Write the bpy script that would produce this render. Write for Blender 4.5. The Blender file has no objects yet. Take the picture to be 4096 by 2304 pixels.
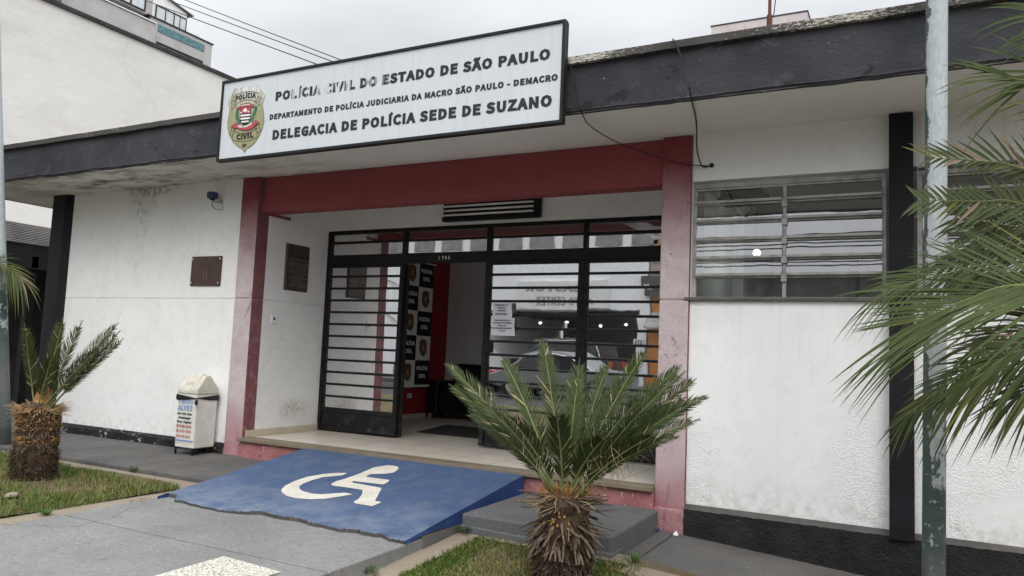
import bpy, bmesh, math, random
from mathutils import Vector, Matrix
random.seed(7)
R = math.radians
S = bpy.context.scene

# ------------------------------------------------------------------ camera
def camera():
    f, yaw, pitch, roll = 3070.98, R(27.8407), R(4.9795), R(2.3825)
    cy, sy, cp, sp = math.cos(yaw), math.sin(yaw), math.cos(pitch), math.sin(pitch)
    fw = Vector((-sy*cp, cy*cp, sp)); r = Vector((cy, sy, 0)); u = r.cross(fw)
    cr, sr = math.cos(roll), math.sin(roll)
    r2 = cr*r + sr*u; u2 = -sr*r + cr*u
    cam = bpy.data.cameras.new('camera'); o = bpy.data.objects.new('camera', cam)
    S.collection.objects.link(o)
    m = Matrix((r2, u2, -fw)).transposed().to_4x4(); m.translation = Vector((0, 0, 1.55))
    o.matrix_world = m
    cam.sensor_width = 36; cam.lens = f/4096*36; cam.clip_end = 2000; cam.clip_start = 0.05
    S.camera = o
camera()

# ------------------------------------------------------------------ world, sun, exposure
SUN_EL, SUN_AZ = R(46), R(150)      # azimuth measured from +Y towards +X: the sun stands behind the camera, to the right
def world():
    w = bpy.data.worlds.new('World'); S.world = w; w.use_nodes = True
    nt = w.node_tree; nt.nodes.clear(); N = nt.nodes.new; L = nt.links.new
    out = N('ShaderNodeOutputWorld'); bg = N('ShaderNodeBackground')
    sky = N('ShaderNodeTexSky'); sky.sky_type = 'NISHITA'; sky.sun_disc = False
    sky.sun_elevation = SUN_EL; sky.sun_rotation = SUN_AZ; sky.air_density = 1.0; sky.dust_density = 4.0
    # a closed overcast deck under the clear sky: brighter to the zenith, faint cloud mottling
    tc = N('ShaderNodeTexCoord'); sep = N('ShaderNodeSeparateXYZ'); L(tc.outputs['Generated'], sep.inputs[0])
    mr = N('ShaderNodeMapRange'); mr.inputs['From Min'].default_value = 0.0; mr.inputs['From Max'].default_value = 1.0
    mr.inputs['To Min'].default_value = 2.75; mr.inputs['To Max'].default_value = 14.0
    L(sep.outputs['Z'], mr.inputs['Value'])
    nz = N('ShaderNodeTexNoise'); nz.inputs['Scale'].default_value = 3.0; nz.inputs['Detail'].default_value = 4
    mp = N('ShaderNodeMapping'); mp.inputs['Scale'].default_value = (1, 1, 3.0)
    L(tc.outputs['Generated'], mp.inputs[0]); L(mp.outputs[0], nz.inputs['Vector'])
    m2 = N('ShaderNodeMapRange'); m2.inputs['From Min'].default_value = .3; m2.inputs['From Max'].default_value = .7
    m2.inputs['To Min'].default_value = .86; m2.inputs['To Max'].default_value = 1.12
    L(nz.outputs['Fac'], m2.inputs['Value'])
    mul = N('ShaderNodeMath'); mul.operation = 'MULTIPLY'; L(mr.outputs[0], mul.inputs[0]); L(m2.outputs[0], mul.inputs[1])
    # the deck glows broadly on the side where the sun stands behind it
    dt = N('ShaderNodeVectorMath'); dt.operation = 'DOT_PRODUCT'; L(tc.outputs['Generated'], dt.inputs[0]); dt.inputs[1].default_value = (math.sin(SUN_AZ)*.8, math.cos(SUN_AZ)*.8, .35)
    m3 = N('ShaderNodeMapRange'); m3.inputs['From Min'].default_value = -.75; m3.inputs['From Max'].default_value = .75; m3.inputs['To Min'].default_value = .8; m3.inputs['To Max'].default_value = 1.75
    L(dt.outputs['Value'], m3.inputs['Value']); mu2 = N('ShaderNodeMath'); mu2.operation = 'MULTIPLY'; L(mul.outputs[0], mu2.inputs[0]); L(m3.outputs[0], mu2.inputs[1]); mul = mu2
    cc = N('ShaderNodeVectorMath'); cc.operation = 'SCALE'; cc.inputs[0].default_value = (.965, .985, 1.02); L(mul.outputs[0], cc.inputs['Scale'])
    mix = N('ShaderNodeMix'); mix.data_type = 'RGBA'; mix.inputs['Factor'].default_value = .93
    L(sky.outputs[0], mix.inputs['A']); L(cc.outputs[0], mix.inputs['B'])
    L(mix.outputs['Result'], bg.inputs['Color']); bg.inputs['Strength'].default_value = 0.1
    L(bg.outputs[0], out.inputs[0])
    sun = bpy.data.lights.new('sun', 'SUN'); so = bpy.data.objects.new('sun', sun); S.collection.objects.link(so)
    sun.energy = 0.95; sun.angle = R(35); sun.color = (1, .97, .93)
    d = Vector((math.sin(SUN_AZ)*math.cos(SUN_EL), math.cos(SUN_AZ)*math.cos(SUN_EL), math.sin(SUN_EL)))
    so.rotation_euler = d.to_track_quat('Z', 'Y').to_euler()
world()
S.view_settings.view_transform = 'Standard'; S.view_settings.look = 'None'
S.view_settings.exposure = 0.52; S.view_settings.gamma = 1; S.view_settings.use_curve_mapping = False

# ------------------------------------------------------------------ material toolkit
class NT:
    def __init__(s, name):
        s.m = bpy.data.materials.new(name); s.m.use_nodes = True
        s.t = s.m.node_tree; s.t.nodes.clear()
        s.out = s.t.nodes.new('ShaderNodeOutputMaterial'); s.b = s.t.nodes.new('ShaderNodeBsdfPrincipled')
        s.t.links.new(s.b.outputs[0], s.out.inputs[0]); s._p = None
    def n(s, t): return s.t.nodes.new(t)
    def l(s, a, b): s.t.links.new(a, b)
    def pos(s):
        if s._p is None: s._p = s.n('ShaderNodeNewGeometry').outputs['Position']
        return s._p
    def set(s, sock, v):
        if isinstance(v, (int, float)): sock.default_value = v
        elif isinstance(v, tuple): sock.default_value = v if len(v) == len(sock.default_value) else (*v, 1)
        else: s.l(v, sock)
    def vec(s, scale=(1, 1, 1), off=(0, 0, 0)):
        m = s.n('ShaderNodeMapping'); s.l(s.pos(), m.inputs[0]); m.inputs['Scale'].default_value = scale; m.inputs['Location'].default_value = off
        return m.outputs[0]
    def noise(s, sc, det=3, rough=.55, vec=None, dist=0):
        t = s.n('ShaderNodeTexNoise'); t.inputs['Scale'].default_value = sc; t.inputs['Detail'].default_value = det
        t.inputs['Roughness'].default_value = rough; t.inputs['Distortion'].default_value = dist
        s.l(vec if vec is not None else s.pos(), t.inputs['Vector']); return t.outputs['Fac']
    def vor(s, sc, feat='F1', vec=None):
        t = s.n('ShaderNodeTexVoronoi'); t.inputs['Scale'].default_value = sc; t.feature = feat
        s.l(vec if vec is not None else s.pos(), t.inputs['Vector']); return t.outputs['Distance']
    def ramp(s, v, a, b, c=0., d=1.):
        m = s.n('ShaderNodeMapRange'); s.set(m.inputs['Value'], v)
        for k, x in zip(('From Min', 'From Max', 'To Min', 'To Max'), (a, b, c, d)): m.inputs[k].default_value = x
        m.interpolation_type = 'SMOOTHSTEP' if 0 else 'LINEAR'
        return m.outputs[0]
    def math(s, op, a, b=0., clamp=False):
        m = s.n('ShaderNodeMath'); m.operation = op; s.set(m.inputs[0], a); s.set(m.inputs[1], b); m.use_clamp = clamp; return m.outputs[0]
    def axis(s, k):
        m = s.n('ShaderNodeSeparateXYZ'); s.l(s.pos(), m.inputs[0]); return m.outputs[k]
    def dist(s, c, scale=(1, 1, 1)):
        v = s.vec(scale, tuple(-c[i]*scale[i] for i in range(3)))
        m = s.n('ShaderNodeVectorMath'); m.operation = 'LENGTH'; s.l(v, m.inputs[0]); return m.outputs['Value']
    def mix(s, f, a, b):
        m = s.n('ShaderNodeMix'); m.data_type = 'RGBA'; s.set(m.inputs['Factor'], f); s.set(m.inputs['A'], a); s.set(m.inputs['B'], b); return m.outputs['Result']
    def mul(s, a, b): return s.math('MULTIPLY', a, b)
    def col(s, c): s.set(s.b.inputs['Base Color'], c)
    def bump(s, h, st=.3, d=.01, prev=None):
        b = s.n('ShaderNodeBump'); b.inputs['Strength'].default_value = st; b.inputs['Distance'].default_value = d; s.l(h, b.inputs['Height'])
        if prev is not None: s.l(prev, b.inputs['Normal'])
        s.l(b.outputs[0], s.b.inputs['Normal']); return b.outputs[0]
    def rough(s, r, spec=.4):
        s.set(s.b.inputs['Roughness'], r); s.b.inputs['Specular IOR Level'].default_value = spec

def sc3(c, k): return tuple(min(1, x*k) for x in c)
def simple(name, c, rough=.7, spec=.35, var=.15, vs=4., metal=0., bump=0., bs=60., fine=0.):
    t = NT(name); v = t.ramp(t.noise(vs, 4), .3, .7)
    c1 = t.mix(v, sc3(c, 1-var), sc3(c, 1+var))
    if fine: c1 = t.mix(t.ramp(t.noise(bs*2, 2), .35, .65, 0, fine), c1, sc3(c, .6))
    t.col(c1); t.rough(rough, spec); t.b.inputs['Metallic'].default_value = metal
    if bump: t.bump(t.noise(bs, 3), bump, .01)
    return t.m

MATS = {}
def white_wall(name, base=(.84, .84, .83), bsc=55., bst=.35, mould=False, foot=None, smoothpatch=False):
    t = NT(name)
    big = t.ramp(t.noise(1.3, 5, .6), .35, .7); c = t.mix(big, base, sc3(base, .93))
    c = t.mix(t.mul(t.ramp(t.noise(9, 5, .65), .5, .72), .3), c, (.60, .585, .55))
    # vertical rain streaks
    st = t.mul(t.ramp(t.noise(4, 5, .6, t.vec((2.5, 2.5, .12))), .55, .75), .09); c = t.mix(st, c, (.5, .49, .46))
    # hairline cracks
    wv = t.n('ShaderNodeVectorMath'); wv.operation = 'ADD'; nz = t.n('ShaderNodeTexNoise'); nz.inputs['Scale'].default_value = 2.2; nz.inputs['Detail'].default_value = 6
    t.l(t.pos(), nz.inputs['Vector']); t.l(t.pos(), wv.inputs[0]); t.l(nz.outputs['Color'], wv.inputs[1])
    ck = t.vor(.9, 'DISTANCE_TO_EDGE', wv.outputs[0]); ck = t.ramp(ck, .0, .006, 1, 0)
    ck = t.mul(ck, t.ramp(t.noise(1.1, 2), .56, .66)); c = t.mix(t.mul(ck, .45), c, (.33, .31, .28))
    if foot is not None:
        z = t.axis('Z'); m = t.mul(t.ramp(z, foot, foot+.28, 1, 0), t.ramp(t.noise(14, 5, .7), .42, .68)); c = t.mix(t.mul(m, .75 if bst > .4 else .4), c, (.42, .385, .32))
    if mould:
        d1 = t.dist((-8.62, 6.27, 3.36), (1.6, 1, 1.1)); n = t.noise(11, 6, .7)
        m = t.mul(t.ramp(d1, .05, .52, 1, 0), t.ramp(n, .45, .66)); c = t.mix(t.mul(m, .9), c, (.17, .155, .13))
        d2 = t.dist((-8.62, 6.27, 2.9), (6, 1, .9)); m = t.mul(t.ramp(d2, .1, .8, 1, 0), t.ramp(t.noise(8, 4), .45, .7)); c = t.mix(t.mul(m, .45), c, (.35, .33, .3))
        d3 = t.dist((-8.45, 6.27, 3.44), (1.2, 1, 6)); m = t.mul(t.ramp(d3, .2, .7, 1, 0), t.ramp(t.noise(17, 6, .7), .46, .6)); c = t.mix(m, c, (.10, .09, .075))
    if name == 'recess_stucco':
        m = t.mul(t.ramp(t.dist((-6.59, 7.02, .80), (1, 2.6, 5.2)), .15, .85, 1, 0), t.ramp(t.noise(60, 4, .7), .42, .56)); c = t.mix(t.mul(m, .8), c, (.27, .25, .19))
    t.col(c); t.rough(.85, .25)
    h = t.noise(bsc, 4, .6); h2 = t.vor(bsc*1.3)
    hs = t.math('ADD', h, t.mul(h2, .5))
    if smoothpatch:
        dr = t.mul(t.ramp(t.axis('Z'), 1.35, 2.05, 0, 1), t.ramp(t.noise(8, 5, .7, t.vec((3, 1, .12))), .50, .72)); c2 = t.mix(t.mul(dr, .28), c, (.48, .46, .42)); t.col(c2)
        m = t.ramp(t.noise(.8, 2, .5, t.vec((1, 1, .8), (4, 0, 2.2))), .47, .53); hs = t.mul(hs, m)
    b1 = t.bump(hs, bst, .012); t.bump(t.noise(3, 3), .12, .03, b1)
    return t.m
def mat_fascia():
    t = NT('fascia_paint'); base = (.023, .024, .029)
    c = t.mix(t.ramp(t.noise(2, 5, .6), .35, .7), base, (.045, .046, .052))
    c = t.mix(t.mul(t.ramp(t.noise(5, 8, .75), .56, .68), .6), c, (.10, .10, .105))
    ck = t.vor(1.7, 'DISTANCE_TO_EDGE', t.vec((.5, 1, 1.3))); n = t.noise(3, 4)
    ck = t.mul(t.ramp(t.math('ADD', ck, t.mul(t.math('SUBTRACT', t.noise(9, 5), .5), .15)), 0, .012, 1, 0), t.ramp(n, .52, .6)); c = t.mix(t.mul(ck, .8), c, (.008, .008, .009))
    sp = t.mul(t.ramp(t.noise(38, 3), .735, .76), t.ramp(t.noise(1.5, 2), .5, .6)); c = t.mix(sp, c, (.55, .54, .5))
    t.col(c); t.rough(.75, .3); b = t.bump(t.noise(40, 6, .7), .45, .012); t.bump(t.noise(5, 5, .6), .35, .03, b); return t.m
def mat_cap():
    t = NT('fascia_cap_peeling'); v = t.vec((.55, 1, 1.6))
    m = t.math('ADD', t.mul(t.ramp(t.noise(1.1, 2), .35, .68), .34), t.ramp(t.noise(48, 6, .8, v), .3, .72, 0, .76))
    xm = t.mul(t.ramp(t.axis('X'), -4.5, -2.2, 0, 1), .14)
    m = t.ramp(t.math('ADD', m, xm), .745, .775)
    c = t.mix(t.ramp(t.noise(4, 4), .3, .7), (.05, .048, .046), (.085, .08, .075))
    c = t.mix(m, c, t.mix(t.noise(12, 3), (.62, .6, .52), (.42, .39, .33)))
    t.col(c); t.rough(.85, .2); t.bump(t.math('SUBTRACT', t.noise(50, 4), t.mul(m, .6)), .5, .01); return t.m
def mat_soffit():
    t = NT('soffit_paint'); c = t.mix(t.ramp(t.noise(1, 4), .3, .7), (.80, .785, .755), (.73, .715, .685))
    xl = t.ramp(t.axis('X'), -8.6, -4.6, 1, 0); xr = t.ramp(t.axis('X'), -10.6, -9.0, .25, 1)
    n = t.noise(2.6, 8, .68, t.vec((.6, 1.6, 1))); m = t.mul(t.mul(xl, xr), t.ramp(n, .47, .60)); c = t.mix(t.mul(m, .92), c, (.10, .082, .06))
    m2 = t.mul(xl, t.ramp(t.noise(.9, 4), .4, .7)); c = t.mix(t.mul(m2, .4), c, (.3, .27, .22))
    sp = t.ramp(t.noise(24, 2), .76, .79); c = t.mix(t.mul(sp, .5), c, (.25, .22, .18))
    t.col(c); t.rough(.9, .2); t.bump(t.noise(25, 4), .2, .008); return t.m
def mat_red():
    t = NT('red_paint'); c = t.mix(t.ramp(t.noise(2, 4), .3, .7), (.27, .062, .064), (.235, .052, .055))
    c = t.mix(t.mul(t.ramp(t.noise(40, 2), .72, .77), .5), c, (.35, .22, .2))
    t.col(c); t.rough(.7, .3); t.bump(t.noise(45, 3), .2, .008); return t.m
def mat_pillar():
    # weathered: dark red where the soffit shelters it, bleached to a chalky pink below, re-sprayed red at the foot
    t = NT('faded_red_pillar'); red = t.mix(t.ramp(t.noise(3, 4), .3, .7), (.235, .055, .058), (.195, .044, .048)); z = t.axis('Z')
    pink = t.mix(t.ramp(t.noise(7, 6, .7), .3, .75), (.56, .48, .49), (.42, .335, .345))
    nz = t.math('SUBTRACT', t.noise(2.2, 4), .5)
    zz = t.math('ADD', z, t.mul(nz, .5)); c = t.mix(t.ramp(zz, 2.35, 3.2), pink, red)
    m = t.ramp(t.math('ADD', z, t.mul(t.math('SUBTRACT', t.noise(3.5, 5), .5), .9)), .40, .95, 1, 0)
    rr = t.mix(t.ramp(t.noise(5, 5), .35, .7), (.26, .05, .06), (.40, .19, .20)); c = t.mix(t.mul(m, .75), c, rr)
    spk = t.ramp(t.noise(70, 3), .60, .68); c = t.mix(t.mul(t.mul(spk, m), .7), c, (.5, .4, .4))
    dirt = t.mul(t.ramp(t.noise(60, 3), .58, .68), t.ramp(t.noise(2, 3), .42, .62)); c = t.mix(t.mul(dirt, .55), c, (.22, .13, .13))
    ck = t.vor(1.6, 'DISTANCE_TO_EDGE', t.vec((1, 1, .7))); ck = t.mul(t.ramp(t.math('ADD', ck, t.mul(t.math('SUBTRACT', t.noise(8, 5), .5), .2)), 0, .012, 1, 0), t.ramp(t.noise(2, 2), .5, .6)); c = t.mix(t.mul(ck, .5), c, (.12, .05, .05))
    t.col(c); t.rough(.85, .2); t.bump(t.noise(75, 3), .4, .01); return t.m
def mat_pillar_side():
    t = NT('red_pillar_side'); c = t.mix(t.ramp(t.noise(2.5, 5), .35, .7), (.22, .085, .092), (.165, .066, .074))
    m = t.mul(t.ramp(t.axis('Z'), .9, 2.6, 1, .1), t.ramp(t.noise(14, 5), .48, .7)); c = t.mix(t.mul(m, .6), c, (.35, .22, .22))
    t.col(c); t.rough(.8, .25); t.bump(t.noise(70, 3), .35, .01); return t.m
def mat_riser():
    t = NT('scuffed_red_riser'); c = t.mix(t.ramp(t.noise(4, 5, .65), .35, .65), (.37, .17, .172), (.26, .09, .095))
    c = t.mix(t.ramp(t.noise(16, 5, .7), .63, .66), c, (.6, .55, .52)); c = t.mix(t.mul(t.ramp(t.noise(9, 4), .58, .66), .5), c, (.12, .06, .06))
    t.col(c); t.rough(.85, .2); t.bump(t.noise(30, 5), .4, .015); return t.m
def mat_plinth(name, peel):
    t = NT(name); c = t.mix(t.ramp(t.noise(6, 4), .3, .7), (.012, .012, .013), (.028, .028, .03))
    z = t.axis('Z')
    if peel: c = t.mix(t.mul(t.ramp(t.noise(20, 6, .75, t.vec((.6, 1, 1.2))), .56, .62), t.ramp(t.noise(2, 2), .40, .52)), c, (.55, .54, .52))
    else: c = t.mix(t.ramp(t.noise(33, 3), .745, .765), c, (.5, .48, .43))
    t.col(c); t.rough(.85, .35); b = t.bump(t.noise(28, 6, .7), 1., .03); t.bump(t.vor(60), .5, .012, b); return t.m
def mat_concrete(name, a, b, fine=.35, brown=.25, edge=None, spots=True):
    t = NT(name); c = t.mix(t.ramp(t.noise(1.7, 6, .62), .32, .7), a, b)
    c = t.mix(t.mul(t.ramp(t.noise(1.1, 5, .65, t.vec((1, 1, 1), (3, 5, 0))), .5, .72), brown), c, (.21, .165, .12))
    c = t.mix(t.mul(t.ramp(t.noise(110, 3, .7), .52, .66), fine), c, sc3(a, .42))
    c = t.mix(t.mul(t.ramp(t.noise(160, 2, .7), .64, .72), fine), c, sc3(b, 1.7))
    c = t.mix(t.mul(t.ramp(t.noise(22, 5, .75), .46, .62), fine*.45), c, sc3(a, .62)); c = t.mix(t.mul(t.ramp(t.noise(38, 4, .8, t.vec((1, 1, 1), (9, 3, 0))), .54, .64), fine*.4), c, sc3(b, 1.3))
    if spots: c = t.mix(t.mul(t.ramp(t.noise(7, 2), .72, .75), .6), c, (.07, .07, .072)); c = t.mix(t.ramp(t.noise(34, 2), .765, .775), c, (.62, .6, .55))
    # hairline cracks
    wv = t.n('ShaderNodeVectorMath'); wv.operation = 'ADD'; nz = t.n('ShaderNodeTexNoise'); nz.inputs['Scale'].default_value = 1.4; nz.inputs['Detail'].default_value = 8
    t.l(t.pos(), nz.inputs['Vector']); t.l(t.pos(), wv.inputs[0]); t.l(nz.outputs['Color'], wv.inputs[1])
    ck = t.mul(t.ramp(t.vor(.55, 'DISTANCE_TO_EDGE', wv.outputs[0]), 0, .006, 1, 0), t.ramp(t.noise(.8, 2), .5, .6)); c = t.mix(t.mul(ck, .6), c, (.05, .045, .04))
    t.col(c); t.rough(.9, .25); bb = t.bump(t.noise(120, 4, .7), .45, .006); t.bump(t.noise(9, 4), .25, .02, bb); return t.m
def mat_ramp():
    t = NT('blue_ramp_paint'); c = t.mix(t.ramp(t.noise(1.6, 5, .6), .3, .72), (.042, .075, .150), (.056, .094, .182))
    c = t.mix(t.mul(t.ramp(t.noise(5, 7, .72), .48, .66), .55), c, (.115, .14, .19)); c = t.mix(t.mul(t.ramp(t.noise(3, 6, .7, t.vec((2.2, .5, 1), (1, 4, 0))), .54, .68), .4), c, (.03, .05, .10)); yy = t.axis('Y'); wr = t.mul(t.ramp(yy, 4.35, 5.2, 1, 0), t.ramp(t.noise(5, 5, .65), .3, .6)); c = t.mix(t.mul(wr, .8), c, (.18, .215, .275)); c = t.mix(t.mul(t.ramp(t.noise(130, 2), .55, .68), .3), c, (.03, .06, .17))
    c = t.mix(t.mul(t.ramp(t.noise(2.3, 4, .6, t.vec((1, 1, 1), (7, 1, 0))), .55, .75), .3), c, (.16, .165, .19))
    c = t.mix(t.mul(t.ramp(t.noise(6, 2), .73, .75), .7), c, (.03, .045, .1)); c = t.mix(t.ramp(t.noise(30, 2), .77, .78), c, (.5, .52, .55))
    t.col(c); t.rough(.7, .35); b = t.bump(t.noise(90, 4, .6), .35, .006); t.bump(t.noise(6, 4), .2, .02, b); return t.m
def mat_tiles():
    t = NT('cream_floor_tiles'); br = t.n('ShaderNodeTexBrick'); br.offset = 0; br.inputs['Scale'].default_value = 1
    br.inputs['Brick Width'].default_value = .43; br.inputs['Row Height'].default_value = .43; br.inputs['Mortar Size'].default_value = .006
    br.inputs['Color1'].default_value = (.60, .555, .48, 1); br.inputs['Color2'].default_value = (.56, .515, .44, 1); br.inputs['Mortar'].default_value = (.20, .175, .14, 1)
    t.l(t.vec((1, 1, 1), (.1, .21, 0)), br.inputs['Vector'])
    c = t.mix(t.mul(t.ramp(t.noise(2.2, 4, .5), .4, .8), .12), br.outputs['Color'], (.45, .40, .33))
    c = t.mix(t.mul(t.ramp(t.noise(.7, 3), .45, .8), .12), c, (.36, .32, .27))
    t.col(c); t.rough(.30, .5); return t.m
def mat_peel_pole():
    t = NT('peeling_pole_paint'); z = t.math('ADD', t.axis('Z'), t.ramp(t.axis('X'), -5, -4, -.95, 0))
    lo = t.ramp(z, .1, 1.9, .40, .0); up = t.ramp(z, 1.9, 2.4, 0, -.04)
    n = t.noise(9, 8, .72, t.vec((1, 1, .55)))
    nx = t.n('ShaderNodeNewGeometry').outputs['Normal']; sx = t.n('ShaderNodeSeparateXYZ'); t.l(nx, sx.inputs[0])
    side = t.ramp(sx.outputs['X'], -1, -.15, .30, 0)
    m = t.ramp(t.math('ADD', t.math('ADD', t.math('ADD', n, lo), up), side), .70, .715)
    gal = t.mix(t.ramp(t.noise(60, 4, .7, t.vec((1, 1, .35))), .35, .7), (.43, .465, .47), (.30, .335, .345))
    gal = t.mix(t.mul(t.ramp(t.noise(150, 2), .62, .7), .6), gal, (.22, .24, .25)); gal = t.mix(t.mul(t.ramp(t.noise(2.5, 4, .6, t.vec((2, 2, .4))), .5, .8), .4), gal, (.33, .35, .34))
    grn = t.mix(t.ramp(t.noise(7, 5), .3, .7), (.032, .055, .055), (.065, .095, .092)); grn = t.mix(t.mul(t.ramp(t.noise(22, 6, .7), .6, .64), t.ramp(z, .2, .6, 0, 1)), grn, (.36, .40, .41))
    grn = t.mix(t.mul(t.ramp(z, .2, .75, 1, 0), t.ramp(t.noise(6, 3), .25, .6)), grn, (.12, .13, .125))
    t.col(t.mix(m, gal, grn)); t.rough(.6, .4); t.bump(t.math('ADD', t.mul(m, .5), t.mul(t.noise(80, 3), .2)), .35, .006); return t.m
def mat_black_metal():
    t = NT('black_enamel_metal'); c = t.mix(t.ramp(t.noise(5, 5, .6), .35, .7), (.006, .006, .0065), (.014, .014, .015))
    c = t.mix(t.mul(t.ramp(t.noise(11, 5), .55, .7), t.ramp(t.axis('Z'), .5, .95, .8, .06)), c, (.075, .075, .08))
    c = t.mix(t.ramp(t.noise(60, 3), .765, .775), c, (.4, .38, .35)); t.col(c); t.rough(.55, .25); t.bump(t.noise(22, 4), .15, .01); return t.m
def mat_glass(name, refl, tint, rough=.012):
    t = NT(name); t.t.nodes.remove(t.b)
    g = t.n('ShaderNodeBsdfGlossy'); g.inputs['Color'].default_value = (.95, .96, .97, 1); g.inputs['Roughness'].default_value = rough
    tr = t.n('ShaderNodeBsdfTransparent'); tr.inputs['Color'].default_value = (*tint, 1)
    lw = t.n('ShaderNodeFresnel'); lw.inputs['IOR'].default_value = 1.5
    f = t.math('ADD', t.mul(lw.outputs[0], 1-refl), refl, True)
    df = t.n('ShaderNodeBsdfDiffuse'); df.inputs['Color'].default_value = (.42, .41, .38, 1)
    m1 = t.n('ShaderNodeMixShader'); t.l(f, m1.inputs[0]); t.l(tr.outputs[0], m1.inputs[1]); t.l(g.outputs[0], m1.inputs[2])
    m2 = t.n('ShaderNodeMixShader'); t.l(t.ramp(t.noise(13, 6, .7), .5, .85, .015, .16), m2.inputs[0]); t.l(m1.outputs[0], m2.inputs[1]); t.l(df.outputs[0], m2.inputs[2])
    bp = t.n('ShaderNodeBump'); bp.inputs['Strength'].default_value = .02; bp.inputs['Distance'].default_value = .02; t.l(t.noise(2.5, 2), bp.inputs['Height']); t.l(bp.outputs[0], g.inputs['Normal'])
    t.l(m2.outputs[0], t.out.inputs[0]); return t.m
def mat_leaf(name, a, b, dry=(.30, .22, .11), dryamt=.12, rough=.62):
    t = NT(name); c = t.mix(t.ramp(t.noise(3.5, 4), .3, .7), a, b); c = t.mix(t.ramp(t.noise(110, 2), .73, .745), c, (.22, .21, .06))
    c = t.mix(t.mul(t.ramp(t.noise(8, 5, .65), .6, .72), dryamt), c, dry); t.col(c); t.rough(max(rough, .6), .22)
    t.b.inputs['Transmission Weight'].default_value = 0.0
    t.b.inputs['Subsurface Weight'].default_value = 0.0
    d = t.n('ShaderNodeBsdfTranslucent'); t.set(d.inputs['Color'], sc3(b, 1.6)); ms = t.n('ShaderNodeMixShader'); ms.inputs[0].default_value = .18
    t.l(t.b.outputs[0], ms.inputs[1]); t.l(d.outputs[0], ms.inputs[2]); t.l(ms.outputs[0], t.out.inputs[0]); return t.m
def mat_emit(name, c, s):
    t = NT(name); t.b.inputs['Emission Color'].default_value = (*c, 1); t.b.inputs['Emission Strength'].default_value = s; t.col(c); return t.m
def mat_soil():
    t = NT('dry_soil'); c = t.mix(t.ramp(t.noise(3, 6, .65), .3, .7), (.115, .085, .052), (.19, .15, .095)); c = t.mix(t.ramp(t.noise(1.6, 5), .45, .62), c, (.075, .085, .03))
    c = t.mix(t.mul(t.ramp(t.noise(60, 4, .7), .5, .7), .5), c, (.06, .045, .03)); t.col(c); t.rough(1, .1); t.bump(t.noise(35, 5, .7), .8, .03); return t.m
def mat_neighbor():
    t = NT('pale_render'); c = t.mix(t.ramp(t.noise(.5, 5, .6), .3, .7), (.69, .675, .645), (.63, .615, .585))
    c = t.mix(t.mul(t.ramp(t.noise(.9, 8, .7, t.vec((1, .5, 1.2))), .50, .66), .5), c, (.53, .51, .475))
    wv = t.n('ShaderNodeVectorMath'); wv.operation = 'ADD'; nz = t.n('ShaderNodeTexNoise'); nz.inputs['Scale'].default_value = .8; nz.inputs['Detail'].default_value = 8
    t.l(t.pos(), nz.inputs['Vector']); t.l(t.pos(), wv.inputs[0]); t.l(nz.outputs['Color'], wv.inputs[1])
    ck = t.mul(t.ramp(t.vor(.35, 'DISTANCE_TO_EDGE', wv.outputs[0]), 0, .02, 1, 0), t.ramp(t.noise(.5, 3), .46, .6)); c = t.mix(t.mul(ck, .18), c, (.45, .42, .38))
    d = t.dist((-16, 14.2, 5.3), (1, .5, 1)); m = t.mul(t.ramp(d, .1, 2.4, 1, 0), t.ramp(t.noise(2.2, 8, .75), .5, .56)); c = t.mix(t.mul(m, .45), c, (.5, .47, .43))
    t.col(c); t.rough(.9, .2); t.bump(t.noise(3, 6, .7), .3, .05); return t.m
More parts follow.
